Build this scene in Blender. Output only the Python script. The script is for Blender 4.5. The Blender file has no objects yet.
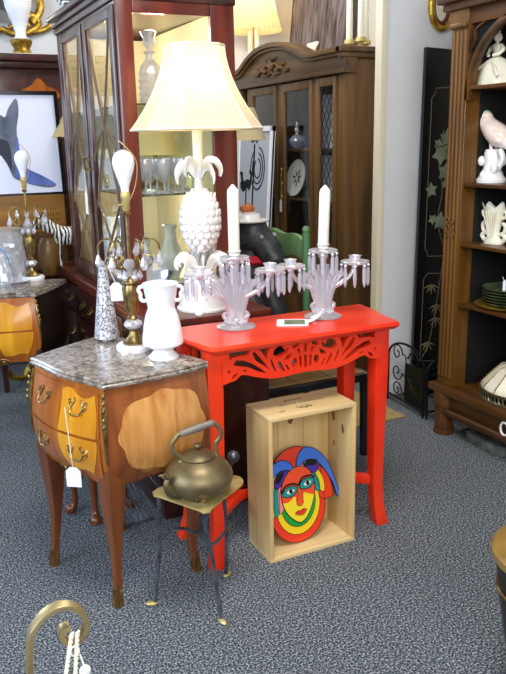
import bpy, bmesh, math, random
from mathutils import Vector, Matrix, Euler
random.seed(7)
PI = math.pi
S = bpy.context.scene
C = S.collection
D2R = math.radians

# ------------------------------------------------------------------ materials
def lin(h):
    h = h.lstrip('#'); r = []
    for i in (0, 2, 4):
        c = int(h[i:i+2], 16) / 255
        r.append(c/12.92 if c <= .04045 else ((c+.055)/1.055)**2.4)
    return (*r, 1)

def mat(name, col, rough=.5, metal=0, col2=None, nscale=8, stretch=(1, 1, 1), detail=4, lo=.35, hi=.65,
        bump=0, bscale=60, trans=0, ior=1.45, emit=0, emitcol=None, coat=0, spec=.5, ndist=0):
    m = bpy.data.materials.new(name); m.use_nodes = True
    nt = m.node_tree; b = nt.nodes['Principled BSDF']
    b.inputs['Base Color'].default_value = lin(col)
    b.inputs['Roughness'].default_value = rough; b.inputs['Metallic'].default_value = metal
    b.inputs['Transmission Weight'].default_value = trans; b.inputs['IOR'].default_value = ior
    b.inputs['Coat Weight'].default_value = coat; b.inputs['Coat Roughness'].default_value = .12
    b.inputs['Specular IOR Level'].default_value = spec
    if emit:
        b.inputs['Emission Color'].default_value = lin(emitcol or col); b.inputs['Emission Strength'].default_value = emit
    tc = nt.nodes.new('ShaderNodeTexCoord')
    if col2:
        mp = nt.nodes.new('ShaderNodeMapping'); mp.inputs['Scale'].default_value = stretch
        nz = nt.nodes.new('ShaderNodeTexNoise'); nz.inputs['Scale'].default_value = nscale; nz.inputs['Detail'].default_value = detail
        nz.inputs['Distortion'].default_value = ndist
        rp = nt.nodes.new('ShaderNodeValToRGB')
        rp.color_ramp.elements[0].position = lo; rp.color_ramp.elements[0].color = lin(col)
        rp.color_ramp.elements[1].position = hi; rp.color_ramp.elements[1].color = lin(col2)
        L = nt.links.new
        L(tc.outputs['Object'], mp.inputs['Vector']); L(mp.outputs['Vector'], nz.inputs['Vector'])
        L(nz.outputs['Fac'], rp.inputs['Fac']); L(rp.outputs['Color'], b.inputs['Base Color'])
    if bump:
        n2 = nt.nodes.new('ShaderNodeTexNoise'); n2.inputs['Scale'].default_value = bscale; n2.inputs['Detail'].default_value = 3
        bp = nt.nodes.new('ShaderNodeBump'); bp.inputs['Strength'].default_value = bump; bp.inputs['Distance'].default_value = .01
        nt.links.new(tc.outputs['Object'], n2.inputs['Vector']); nt.links.new(n2.outputs['Fac'], bp.inputs['Height'])
        nt.links.new(bp.outputs['Normal'], b.inputs['Normal'])
    return m

def thin_glass(name, tint='#ffffff', refl=.08, rough=.02, pale_glass=0, blend=.25):
    m = bpy.data.materials.new(name); m.use_nodes = True; nt = m.node_tree
    for n in list(nt.nodes): nt.nodes.remove(n)
    o = nt.nodes.new('ShaderNodeOutputMaterial'); mx = nt.nodes.new('ShaderNodeMixShader')
    t = nt.nodes.new('ShaderNodeBsdfTransparent'); t.inputs['Color'].default_value = lin(tint)
    g = nt.nodes.new('ShaderNodeBsdfGlossy'); g.inputs['Roughness'].default_value = rough
    lw = nt.nodes.new('ShaderNodeLayerWeight'); lw.inputs['Blend'].default_value = blend
    lw.inputs['Blend'].default_value = .5
    pw = nt.nodes.new('ShaderNodeMath'); pw.operation = 'POWER'; pw.inputs[1].default_value = 4
    ad = nt.nodes.new('ShaderNodeMath'); ad.operation = 'ADD'; ad.inputs[1].default_value = refl; ad.use_clamp = True
    L = nt.links.new
    L(lw.outputs['Facing'], pw.inputs[0]); L(pw.outputs[0], ad.inputs[0]); L(ad.outputs[0], mx.inputs['Fac'])
    L(t.outputs[0], mx.inputs[1]); L(g.outputs[0], mx.inputs[2])
    if pale_glass:
        d = nt.nodes.new('ShaderNodeBsdfDiffuse'); d.inputs['Color'].default_value = lin('#fbfaff')  # white diffuse put into clear crystal, standing in for its sparkle
        m2 = nt.nodes.new('ShaderNodeMixShader'); m2.inputs['Fac'].default_value = pale_glass
        L(mx.outputs[0], m2.inputs[1]); L(d.outputs[0], m2.inputs[2]); L(m2.outputs[0], o.inputs['Surface'])
    else: L(mx.outputs[0], o.inputs['Surface'])
    return m

def shade_mat(name, col, warm):
    m = bpy.data.materials.new(name); m.use_nodes = True; nt = m.node_tree
    for n in list(nt.nodes): nt.nodes.remove(n)
    o = nt.nodes.new('ShaderNodeOutputMaterial'); mx = nt.nodes.new('ShaderNodeMixShader'); mx.inputs['Fac'].default_value = .45
    d = nt.nodes.new('ShaderNodeBsdfDiffuse'); d.inputs['Color'].default_value = lin(col)
    t = nt.nodes.new('ShaderNodeBsdfTranslucent'); t.inputs['Color'].default_value = lin(warm)
    nt.links.new(d.outputs[0], mx.inputs[1]); nt.links.new(t.outputs[0], mx.inputs[2]); nt.links.new(mx.outputs[0], o.inputs['Surface'])
    return m

def wood(name, c1, c2, axis='z', scale=14, rough=.4, coat=.25, ratio=.07, **k):
    st = {'x': (ratio, 1, 1), 'y': (1, ratio, 1), 'z': (1, 1, ratio)}[axis]
    return mat(name, c1, rough, 0, c2, scale, st, 5, .3, .72, coat=coat, ndist=.6, **k)

W = {}
W['red'] = mat('red_paint', '#e4280c', .34, col2='#ee3e1a', nscale=5, coat=.2)
W['mahog'] = wood('mahogany', '#260f0d', '#4a211a', 'y', 18, .28, .5)
W['mahog_side'] = wood('mahogany_red', '#4a1813', '#75301f', 'z', 14, .3, .4)
W['walnut'] = wood('walnut', '#432d0f', '#7a5524', 'z', 16, .42)
W['walnut_h'] = wood('walnut_rail', '#402a11', '#715022', 'y', 16, .45)
W['oak'] = wood('golden_oak', '#4c2e0c', '#82571c', 'z', 16, .42)
W['oak_h'] = wood('golden_oak_rail', '#3c220d', '#694119', 'y', 16, .42)
W['kingwood'] = wood('kingwood', '#6e3410', '#a05a22', 'z', 22, .3, .5, .12)
W['kingdark'] = wood('kingwood_leg', '#562911', '#84471a', 'z', 16, .3, .5)
W['satin'] = wood('satinwood', '#c0832f', '#dca552', 'z', 9, .28, .5, .25)
W['yellow'] = wood('yellow_satinwood', '#c47c0c', '#e6a422', 'z', 16, .26, .5, .25)
W['amber'] = wood('amber_front', '#863f08', '#b9681a', 'z', 18, .28, .5, .15)
W['pine'] = wood('pine', '#cfae74', '#e6cc98', 'x', 22, .6, 0, .06)
W['pine_z'] = wood('pine_upright', '#cba76b', '#e3c68e', 'z', 22, .6, 0, .06)
W['black'] = mat('black_lacquer', '#0c0d10', .25, col2='#15171c', nscale=4, coat=.3)
W['iron'] = mat('wrought_iron', '#1a1a1c', .55, .6)
W['steel'] = mat('worn_iron', '#4c4e55', .4, .8, col2='#777c86', nscale=30)
W['brass'] = mat('antique_brass', '#6e5a34', .36, .9, col2='#a8905c', nscale=40)
W['brasspale'] = mat('pale_brass', '#b59f5c', .4, .45, col2='#d0bd80', nscale=25)
W['gold'] = mat('gilt', '#8f6a1c', .35, .8, col2='#d8b450', nscale=30, bump=.3)
W['kettle'] = mat('aged_brass', '#6d6044', .46, .75, col2='#958560', nscale=9, bump=.08, bscale=20)
W['white'] = mat('white_paint', '#eeece6', .45)
W['milk'] = mat('milk_glass', '#f4f6fb', .12, coat=.4, spec=.6)
W['cream'] = mat('cream_wax', '#f6f3df', .5)
W['wick'] = mat('wick', '#3a342c', .9)
W['card'] = mat('white_card', '#f1f3f8', .8)
W['string'] = mat('string', '#eceae4', .9)
W['china'] = mat('white_china', '#f2f0ec', .25, coat=.4)
W['ivory'] = mat('ivory_china', '#e9e2c6', .35, col2='#f5f0dc', nscale=12)
W['glass'] = thin_glass('crystal', '#f6f7fc', .26, .06, .24)
W['drop'] = thin_glass('crystal_drop', '#f4f5fc', .26, .06, .24)
W['pane'] = thin_glass('window_pane', '#f8fafa', .03, .02, 0, .10)
W['marble'] = mat('marble', '#6f655c', .22, col2='#b9b2a8', nscale=9, detail=9, lo=.36, hi=.66, coat=.35, ndist=1.6)
W['whitemarble'] = mat('white_marble', '#e8e9ee', .25, col2='#fafafa', nscale=6)
W['tan'] = mat('tan_rug', '#8d7a4c', .95, col2='#a99463', nscale=60)
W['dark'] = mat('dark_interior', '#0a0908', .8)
W['wallp'] = mat('wall_paint', '#e9ebed', .8, col2='#e3e5e8', nscale=3)
W['wallcream'] = mat('cream_wall', '#e2d9c6', .8)
W['trimc'] = mat('cream_trim', '#ece3c8', .6)
W['mirror'] = mat('mirror', '#cfd2d4', .05, 1)
W['bulb'] = mat('opal_bulb', '#eceff4', .2, coat=.3)
W['handlewood'] = wood('grey_handle', '#5d554d', '#8f867c', 'x', 40, .5)

# ------------------------------------------------------------------ mesh builder
class MB:
    def __init__(s): s.v = []; s.f = []; s.mi = []; s.M = Matrix.Identity(4)
    def add(s, vs, fs, m=0):
        o = len(s.v)
        s.v += [tuple(s.M @ Vector(p)) for p in vs]
        for f in fs: s.f.append([i+o for i in f]); s.mi.append(m)
        return s
    def at(s, loc=(0, 0, 0), rz=0, rx=0, ry=0, sc=1):
        s.M = Matrix.Translation(loc) @ Euler((rx, ry, rz)).to_matrix().to_4x4() @ Matrix.Scale(sc, 4); return s
    def box(s, x0, x1, y0, y1, z0, z1, m=0):
        v = [(x0, y0, z0), (x1, y0, z0), (x1, y1, z0), (x0, y1, z0), (x0, y0, z1), (x1, y0, z1), (x1, y1, z1), (x0, y1, z1)]
        return s.add(v, [(3, 2, 1, 0), (4, 5, 6, 7), (0, 1, 5, 4), (1, 2, 6, 5), (2, 3, 7, 6), (3, 0, 4, 7)], m)
    def prism(s, poly, z0, z1, m=0, top=1.0):
        n = len(poly)
        cx = sum(p[0] for p in poly)/n; cy = sum(p[1] for p in poly)/n
        v = [(x, y, z0) for x, y in poly] + [(cx+(x-cx)*top, cy+(y-cy)*top, z1) for x, y in poly]
        f = [tuple(range(n-1, -1, -1)), tuple(range(n, 2*n))] + [(i, (i+1) % n, n+(i+1) % n, n+i) for i in range(n)]
        return s.add(v, f, m)
    def prism_xz(s, poly, y0, y1, m=0):        # outline in x,z extruded along y
        n = len(poly)
        v = [(x, y0, z) for x, z in poly] + [(x, y1, z) for x, z in poly]
        return s.add(v, [tuple(range(n)), tuple(range(2*n-1, n-1, -1))] + [(i, n+i, n+(i+1) % n, (i+1) % n) for i in range(n)], m)
    def prism_yz(s, poly, x0, x1, m=0):
        n = len(poly)
        v = [(x0, y, z) for y, z in poly] + [(x1, y, z) for y, z in poly]
        return s.add(v, [tuple(range(n-1, -1, -1)), tuple(range(n, 2*n))] + [(i, (i+1) % n, n+(i+1) % n, n+i) for i in range(n)], m)
    def lathe(s, prof, n=24, c=(0, 0, 0), m=0, sx=1, sy=1, cap=True):
        v = []; f = []
        for r, z in prof:
            for k in range(n):
                a = 2*PI*k/n; v.append((c[0]+r*sx*math.cos(a), c[1]+r*sy*math.sin(a), c[2]+z))
        for j in range(len(prof)-1):
            for k in range(n):
                k2 = (k+1) % n; f.append((j*n+k, j*n+k2, (j+1)*n+k2, (j+1)*n+k))
        if cap:
            if prof[0][0] > 1e-5: f.append(tuple(range(n-1, -1, -1)))
            if prof[-1][0] > 1e-5: f.append(tuple(range((len(prof)-1)*n, len(prof)*n)))
        return s.add(v, f, m)
    def tube(s, pts, r, n=8, m=0, closed=False, flat=1.0, up=None):
        pts = [Vector(p) for p in pts]; N = len(pts)
        rs = r if isinstance(r, (list, tuple)) else [r]*N
        v = []; f = []; prev = None
        for i, p in enumerate(pts):
            if closed: t = pts[(i+1) % N]-pts[i-1]
            else: t = pts[min(i+1, N-1)]-pts[max(i-1, 0)]
            t.normalize()
            if up is not None: a = Vector(up).cross(t)
            elif prev is None: a = (Vector((0, 0, 1)) if abs(t.z) < .9 else Vector((1, 0, 0))).cross(t)
            else: a = prev - t*prev.dot(t)
            if a.length < 1e-6: a = Vector((1, 0, 0)).cross(t)
            a.normalize(); b = t.cross(a); prev = a
            for k in range(n):
                th = 2*PI*(k+.5)/n
                v.append(tuple(p + a*math.cos(th)*rs[i] + b*math.sin(th)*rs[i]*flat))
        for i in range(N if closed else N-1):
            j = (i+1) % N
            for k in range(n):
                k2 = (k+1) % n; f.append((i*n+k, i*n+k2, j*n+k2, j*n+k))
        if not closed: f += [tuple(range(n-1, -1, -1)), tuple(range((N-1)*n, N*n))]
        return s.add(v, f, m)
    def ell(s, c, r, n=14, k=9, m=0, rz=0, tilt=0):
        if not isinstance(r, (list, tuple)): r = (r, r, r)
        v = []; f = []; R = Euler((tilt, 0, rz)).to_matrix()
        for j in range(k+1):
            ph = -PI/2+PI*j/k; rr = max(math.cos(ph), 1e-3)
            for i in range(n):
                a = 2*PI*i/n
                q = R @ Vector((r[0]*rr*math.cos(a), r[1]*rr*math.sin(a), r[2]*math.sin(ph)))
                v.append((c[0]+q.x, c[1]+q.y, c[2]+q.z))
        for j in range(k):
            for i in range(n):
                i2 = (i+1) % n; f.append((j*n+i, j*n+i2, (j+1)*n+i2, (j+1)*n+i))
        f += [tuple(range(n-1, -1, -1)), tuple(range(k*n, (k+1)*n))]
        return s.add(v, f, m)
    def ribbon(s, pts, w, y0, y1, m=0, plane='xz'):     # flat band of width w following pts, given thickness
        N = len(pts); ws = w if isinstance(w, (list, tuple)) else [w]*N
        A = []; B = []
        for i, p in enumerate(pts):
            q0 = pts[max(i-1, 0)]; q1 = pts[min(i+1, N-1)]
            dx, dz = q1[0]-q0[0], q1[1]-q0[1]; L = math.hypot(dx, dz) or 1
            nx, nz = -dz/L*ws[i]/2, dx/L*ws[i]/2
            A.append((p[0]+nx, p[1]+nz)); B.append((p[0]-nx, p[1]-nz))
        P = lambda q, y: (q[0], y, q[1]) if plane == 'xz' else ((y, q[0], q[1]) if plane == 'yz' else (q[0], q[1], y))
        v = [P(q, y0) for q in A]+[P(q, y0) for q in B]+[P(q, y1) for q in A]+[P(q, y1) for q in B]
        f = []
        for i in range(N-1):
            f += [(i, i+1, N+i+1, N+i), (2*N+i, 3*N+i, 3*N+i+1, 2*N+i+1), (i, 2*N+i, 2*N+i+1, i+1), (N+i, N+i+1, 3*N+i+1, 3*N+i)]
        f += [(0, N, 3*N, 2*N), (N-1, 3*N-1, 4*N-1, 2*N-1)]
        return s.add(v, f, m)
    def grid(s, fn, nu, nv, m=0, flip=False):
        v = [fn(i/nu, j/nv) for j in range(nv+1) for i in range(nu+1)]; w = nu+1
        f = [(j*w+i, j*w+i+1, (j+1)*w+i+1, (j+1)*w+i) for j in range(nv) for i in range(nu)]
        if flip: f = [tuple(reversed(q)) for q in f]
        return s.add(v, f, m)

def smooth_pts(pts, n=6, closed=False):     # Catmull-Rom through pts
    P = [tuple(p) for p in pts]; N = len(P); out = []
    rng = range(N) if closed else range(N-1)
    for i in rng:
        p1, p2 = P[i], P[(i+1) % N]
        p0 = P[i-1] if (closed or i > 0) else p1
        p3 = P[(i+2) % N] if (closed or i+2 < N) else p2
        for k in range(n):
            t = k/n
            out.append(tuple(.5*((2*b)+(-a+c)*t+(2*a-5*b+4*c-d)*t*t+(-a+3*b-3*c+d)*t**3) for a, b, c, d in zip(p0, p1, p2, p3)))
    if not closed: out.append(P[-1])
    return out

def spiral(c, r0, r1, a0, a1, n=20):
    return [(c[0]+(r0+(r1-r0)*t/n)*math.cos(a0+(a1-a0)*t/n), c[1]+(r0+(r1-r0)*t/n)*math.sin(a0+(a1-a0)*t/n)) for t in range(n+1)]

def obj(name, mb, mats, parent=None, world=False, bevel=0, ang=40, label=None, seg=2, fixn=True):
    me = bpy.data.meshes.new(name)
    vs = mb.v
    if world and parent is not None:
        inv = parent.matrix_basis.inverted()
        if parent.parent is not None: inv = inv @ parent.parent.matrix_basis.inverted()
        vs = [tuple(inv @ Vector(p)) for p in vs]
    me.from_pydata(vs, [], mb.f)
    if not isinstance(mats, (list, tuple)): mats = [mats]
    for m in mats: me.materials.append(W[m] if isinstance(m, str) else m)
    for p, i in zip(me.polygons, mb.mi): p.material_index = i
    bm = bmesh.new(); bm.from_mesh(me)
    if fixn: bmesh.ops.recalc_face_normals(bm, faces=bm.faces)
    if bevel:
        es = [e for e in bm.edges if len(e.link_faces) == 2 and e.calc_face_angle(0) > D2R(50)]
        bmesh.ops.bevel(bm, geom=es, offset=bevel, segments=seg, affect='EDGES', clamp_overlap=True, profile=.6)
    bm.to_mesh(me); bm.free()
    for p in me.polygons: p.use_smooth = True
    me.set_sharp_from_angle(angle=D2R(ang))
    o = bpy.data.objects.new(name, me); C.objects.link(o)
    if parent is not None: o.parent = parent
    if label: o['label'] = label
    return o

def thing(name, label, cat, loc=(0, 0, 0), rz=0, group=None, rx=0, ry=0):
    o = bpy.data.objects.new(name, None); C.objects.link(o); o.empty_display_size = .05
    o.location = loc; o.rotation_euler = (rx, ry, rz); o['label'] = label; o['category'] = cat
    if group: o['group'] = group
    o.matrix_basis = Matrix.Translation(loc) @ Euler((rx, ry, rz)).to_matrix().to_4x4()
    return o

def tag(o, label, cat, group=None, loc=None):
    o['label'] = label; o['category'] = cat
    if group: o['group'] = group
    return o

def single(name, mb, mats, label, cat, loc, group=None, rz=0, rx=0, ry=0, **k):   # a thing that is one mesh, built in local coordinates
    o = obj(name, mb, mats, **k); o.location = loc; o.rotation_euler = (rx, ry, rz)
    return tag(o, label, cat, group)

def struct(name, mb, m, **k):
    o = obj(name, mb, m, **k); o['kind'] = 'structure'; return o

def dup(root, loc, rz=None, label=None, parent=None, sc=None):
    r = root.copy(); C.objects.link(r)
    if parent is not None: r.parent = parent
    else: r.location = loc
    if rz is not None: r.rotation_euler = (root.rotation_euler[0], root.rotation_euler[1], rz)
    if label: r['label'] = label
    if sc: r.scale = (sc, sc, sc)
    for ch in list(root.children): dup(ch, None, parent=r)
    return r

def price_tag(label, card_c, w, h, face_rz, knot, group='white price tags', tilt=0):
    # card hanging from a string; card_c = centre of the card, knot = where the string is tied
    t = thing('price_tag', label, 'price tag', card_c, face_rz, group)
    b = MB(); b.prism_xz([(-w/2, -h/2), (w/2, -h/2), (w/2, h*.3), (w*.22, h/2), (-w*.22, h/2), (-w/2, h*.3)], -.0006, .0006)
    obj('card', b, 'card', t)
    s = MB(); a = Vector(card_c)+Vector((0, 0, h*.42)); k = Vector(knot)
    s.tube([a, (a+k)/2+Vector((0, 0, -.004)), k], .0013, 6)
    obj('string', s, 'string', t, world=True)
    return t
# ------------------------------------------------------------------ camera
cam = bpy.data.cameras.new('camera'); co = bpy.data.objects.new('camera', cam); C.objects.link(co)
yaw, pit, rol = D2R(25.64), D2R(14.5), D2R(1.17)
fw = Vector((math.sin(yaw)*math.cos(pit), math.cos(yaw)*math.cos(pit), -math.sin(pit)))
rt = Vector((math.cos(yaw), -math.sin(yaw), 0)); up = rt.cross(fw)
rt2 = rt*math.cos(rol)-up*math.sin(rol); up2 = up*math.cos(rol)+rt*math.sin(rol)
rt2, up2 = rt*math.cos(rol)+up*(-math.sin(rol)), rt*math.sin(rol)+up*math.cos(rol)
co.matrix_world = Matrix(((rt2.x, up2.x, -fw.x, 0), (rt2.y, up2.y, -fw.y, 0), (rt2.z, up2.z, -fw.z, 1.35), (0, 0, 0, 1)))
cam.sensor_fit = 'VERTICAL'; cam.sensor_height = 24; cam.lens = 24*752/674; cam.clip_start = .05
S.camera = co

# ------------------------------------------------------------------ room
cm = bpy.data.materials.new('carpet'); cm.use_nodes = True; nt = cm.node_tree; bs = nt.nodes['Principled BSDF']
tc = nt.nodes.new('ShaderNodeTexCoord'); n1 = nt.nodes.new('ShaderNodeTexNoise'); n1.inputs['Scale'].default_value = 165; n1.inputs['Detail'].default_value = 3; n1.inputs['Roughness'].default_value = .75
rp = nt.nodes.new('ShaderNodeValToRGB'); e = rp.color_ramp.elements
e[0].position = .36; e[0].color = lin('#0f1319'); e[1].position = .66; e[1].color = lin('#c6c8c6')
q = e.new(.5); q.color = lin('#4b535d')
nt.links.new(tc.outputs['Object'], n1.inputs['Vector']); nt.links.new(n1.outputs['Fac'], rp.inputs['Fac']); nt.links.new(rp.outputs['Color'], bs.inputs['Base Color'])
bp = nt.nodes.new('ShaderNodeBump'); bp.inputs['Strength'].default_value = .5; bp.inputs['Distance'].default_value = .006
nt.links.new(n1.outputs['Fac'], bp.inputs['Height']); nt.links.new(bp.outputs['Normal'], bs.inputs['Normal'])
bs.inputs['Roughness'].default_value = .95; bs.inputs['Specular IOR Level'].default_value = .1
struct('floor', MB().box(-3, 3.2, -1.5, 5.5, -.05, 0), cm)
struct('wall_back', MB().box(-3, 3.2, 5.4, 5.5, 0, 2.8), 'wallp')
struct('wall_right', MB().box(2.85, 2.95, -1.5, 5.4, 0, 2.8), 'wallcream')
struct('wall_side', MB().box(2.285, 2.85, 3.2, 3.24, 0, 2.8), 'wallp')
struct('trim_1', MB().box(2.25, 2.285, 3.19, 3.245, 0, 2.8), 'trimc', bevel=.004)
struct('baseboard_side', MB().box(2.275, 2.85, 3.188, 3.2, 0, .07), 'wallp', bevel=.003)
rug = MB(); rug.grid(lambda u, v: (.0+.86*u, .9*v, .006+.002*math.sin(u*40)*math.sin(v*37)), 40, 40)
rug.box(0, .86, 0, .9, 0, .004)
single('rug', rug, 'tan', 'tan flat woven rug on the carpet beyond the red table legs', 'rug', (1.36, 2.87, 0.001))

# ------------------------------------------------------------------ red console table
T = thing('console_table', 'bright red painted console table with pierced carved apron', 'table', (1.16, 2.17, 0))
b = MB()
outl = [(.828, 2.0), (1.508, 2.0), (1.52, 2.02), (1.53, 2.12), (1.55, 2.2), (1.563, 2.315), (.775, 2.315), (.785, 2.17), (.815, 2.03)]
cx, cy = 1.16, 2.17
sc = lambda k: [(cx+(x-cx)*k, cy+(y-cy)*(1-(1-k)*2)) for x, y in outl]
prof = [(.965, .732), (.985, .738), (1.0, .746), (.998, .751), (.985, .754), (.98, .757)]
vs = []; n = len(outl)
for k, z in prof: vs += [(x, y, z) for x, y in sc(k)]
fs = [tuple(range(n-1, -1, -1)), tuple(range((len(prof)-1)*n, len(prof)*n))]
for j in range(len(prof)-1):
    fs += [(j*n+i, j*n+(i+1) % n, (j+1)*n+(i+1) % n, (j+1)*n+i) for i in range(n)]
b.add(vs, fs); obj('tabletop', b, 'red', T, world=True, ang=25)
xc = 1.16
def cut_plate(outer, holes, y0, depth):       # flat plate with real cut-outs, in the x,z plane
    cu = bpy.data.curves.new('fret', 'CURVE'); cu.dimensions = '2D'; cu.fill_mode = 'BOTH'; cu.extrude = depth/2
    for P in [outer]+holes:
        sp = cu.splines.new('POLY'); sp.points.add(len(P)-1); sp.use_cyclic_u = True
        for q, (x, z) in zip(sp.points, P): q.co = (x, z, 0, 1)
    o = bpy.data.objects.new('fret', cu); C.objects.link(o)
    me = bpy.data.meshes.new_from_object(o.evaluated_get(bpy.context.evaluated_depsgraph_get()))
    vs = [(v.co.x, y0+depth/2+v.co.z, v.co.y) for v in me.vertices]; fs = [tuple(p.vertices) for p in me.polygons]
    bpy.data.objects.remove(o); bpy.data.curves.remove(cu); bpy.data.meshes.remove(me)
    return vs, fs
H_ = [[(0.891, 0.728), (0.962, 0.727), (0.957, 0.713), (0.924, 0.713), (0.904, 0.711), (0.892, 0.704)],
 [(0.904, 0.687), (0.914, 0.701), (0.936, 0.698), (0.968, 0.684), (1.0, 0.661), (1.02, 0.643), (0.993, 0.652), (0.955, 0.673), (0.923, 0.68)],
 [(0.97, 0.717), (0.978, 0.72), (0.991, 0.705), (1.014, 0.677), (1.03, 0.653), (1.007, 0.672), (0.981, 0.691)],
 [(0.995, 0.725), (1.031, 0.725), (1.024, 0.709), (1.02, 0.688), (1.008, 0.708)],
 [(1.042, 0.701), (1.047, 0.718), (1.064, 0.727), (1.078, 0.725), (1.087, 0.709), (1.094, 0.719), (1.101, 0.717), (1.094, 0.702), (1.074, 0.696), (1.057, 0.693)],
 [(1.032, 0.69), (1.04, 0.682), (1.048, 0.659), (1.056, 0.643), (1.041, 0.654), (1.033, 0.674)],
 [(1.057, 0.674), (1.067, 0.677), (1.075, 0.662), (1.087, 0.638), (1.073, 0.646), (1.063, 0.657)],
 [(1.081, 0.68), (1.094, 0.693), (1.109, 0.699), (1.106, 0.685), (1.094, 0.678)],
 [(1.108, 0.666), (1.115, 0.679), (1.126, 0.679), (1.130, 0.663), (1.121, 0.649), (1.111, 0.653)],
 [(1.084, 0.663), (1.091, 0.663), (1.103, 0.643), (1.094, 0.642)],
 [(1.109, 0.719), (1.133, 0.728), (1.138, 0.718), (1.118, 0.709)],
 [(0.896, 0.643), (0.903, 0.655), (0.919, 0.662), (0.915, 0.649), (0.906, 0.644)],
 [(0.884, 0.672), (0.891, 0.674), (0.895, 0.664), (0.888, 0.661)],
 [(0.935, 0.667), (0.954, 0.664), (0.951, 0.659), (0.938, 0.662)],
 [(1.136, 0.682), (1.145, 0.684), (1.147, 0.648), (1.139, 0.643)],
 [(1.128, 0.707), (1.137, 0.692), (1.141, 0.694), (1.136, 0.711)]]
holes = []
for h in H_: holes.append(h); holes.append([(2*xc-x, z) for x, z in reversed(h)])
holes += [[(xc-.006, .685), (xc+.006, .685), (xc+.005, .64), (xc-.005, .64)], [(xc-.006, .722), (xc+.006, .722), (xc+.005, .696), (xc-.005, .696)]]
lo_ = smooth_pts([(.868, .628), (.889, .633), (.91, .637), (.922, .646), (.932, .651), (.951, .648), (.973, .64), (1.019, .627), (1.066, .622), (1.121, .626), (xc, .628)], 3)
lo_ = lo_+[(2*xc-x, z) for x, z in reversed(lo_[:-1])]
ap = MB(); ap.add(*cut_plate(lo_+[(2*xc-.868, .738), (.868, .738)], holes, 2.028, .018))
obj('apron', ap, 'red', T, world=True, label='pierced carved red apron')
for nm, xx in (('left', .835), ('right', 1.468)):
    s = MB()
    for w0, pts in ((.014, [(2.06, .6), (2.075, .64), (2.12, .66), (2.17, .645), (2.22, .66), (2.27, .64), (2.285, .6)]),
                (.012, [(2.17, .645), (2.12, .69), (2.075, .70)]), (.012, [(2.17, .645), (2.22, .69), (2.27, .70)]),
                (.012, [(2.17, .645), (2.172, .69), (2.17, .73)]), (.016, [(2.05, .73), (2.17, .73), (2.29, .73)])):
        s.ribbon(smooth_pts(pts, 5), w0, xx-.008, xx+.008, plane='yz')
    obj('side_apron', s, 'red', T, world=True, bevel=.002, seg=1)
def sq_path(mb, pts, rs):       # square-section limb along a path
    v = []; f = []
    for (x, y, z), r in zip(pts, rs): v += [(x-r, y-r, z), (x+r, y-r, z), (x+r, y+r, z), (x-r, y+r, z)]
    for i in range(len(pts)-1):
        for k in range(4): k2 = (k+1) % 4; f.append((i*4+k, i*4+k2, i*4+4+k2, i*4+4+k))
    f += [(3, 2, 1, 0), tuple(range(len(v)-4, len(v)))]
    mb.add(v, f); return mb
for lx, ly, sx, sy in ((.847, 2.062, -1, -1), (1.467, 2.062, 1, -1), (.84, 2.275, -1, 1), (1.475, 2.275, 1, 1)):
    zs = [0, .03, .08, .16, .3, .45, .6, .733]
    ox = [.026, .018, .006, -.002, -.003, -.001, 0, 0]
    rs = [.024, .022, .0205, .0205, .022, .024, .026, .026]
    pts = [(lx+sx*o*(.5 if sy < 0 else 1), ly+sy*o*.5, z) for o, z in zip(ox, zs)]
    obj('leg', sq_path(MB(), pts, rs), 'red', T, world=True, bevel=.003)
st = MB()
for a, m1, bq in (((.86, 2.075), (1.0, 2.19), (1.16, 2.19)), ((1.455, 2.075), (1.31, 2.185), (1.16, 2.19)),
              ((.855, 2.262), (1.0, 2.2), (1.16, 2.19)), ((1.46, 2.262), (1.3, 2.2), (1.16, 2.19))):
    st.ribbon(smooth_pts([a, m1, bq], 6), .03, .15, .182, plane='xy')
st.lathe([(.032, .148), (.036, .165), (.032, .184), (.012, .2), (.016, .212), (0, .226)], 16, (1.16, 2.19, 0))
obj('stretcher', st, 'red', T, world=True, bevel=.003)

# ------------------------------------------------------------------ pine crate on end
K = thing('wine_crate', 'pine wine crate standing on end under the red table', 'crate', (1.165, 2.07, 0))
x0, x1, y0, y1, zt = 1.0, 1.328, 1.982, 2.15, .507
w = .013
def plank(name, m, *a): return obj(name, MB().box(*a), m, K, world=True, bevel=.0015)
plank('crate_side', 'pine_z', x0, x0+w, y0, y1, w, zt-w)
plank('crate_side', 'pine_z', x1-w, x1, y0, y1, w, zt-w)
plank('crate_end', 'pine', x0, x1, y0, y1, 0, w)
tp = plank('crate_end', 'pine', x0, x1, y0, y1, zt-w, zt)
for k in range(3):
    xa = x0+w+k*(x1-x0-2*w)/3
    bd = plank('back_board', 'pine_z', xa+.0005, xa+(x1-x0-2*w)/3-.0005, y1-.010, y1, w, zt-w)
    if k < 2: pass
ink = mat('crate_ink', '#4a3b28', .8)
kn = mat('pine_knot', '#7a4a28', .7, col2='#94633a', nscale=60)
def blot(rr): return [(rr*math.cos(a)*(.8+.3*math.sin(a*2)), rr*1.4*math.sin(a)) for a in [2*PI*i/14 for i in range(14)]]
for kx, kz, rr in ((1.165, .428, .014),):
    obj('knot', MB().prism_xz([(kx+x, kz+z) for x, z in blot(rr)], y1-.0104, y1-.0098), kn, K, world=True)
for ky, kz, rr in ((2.105, .425, .014), (2.045, .395, .012), (2.10, .325, .008)):
    obj('knot', MB().prism_yz([(ky+x*.8, kz+z) for x, z in blot(rr)], x1-w-.0004, x1-w+.0003), kn, K, world=True)
b = MB()                                   # branded lettering and crest on the top end, too worn to read
def mark(xa, ya, xb, yb, t=.0016): b.ribbon([(xa, ya), (xb, yb)], t, zt, zt+.0004, plane='xy')
random.seed(3)
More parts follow.
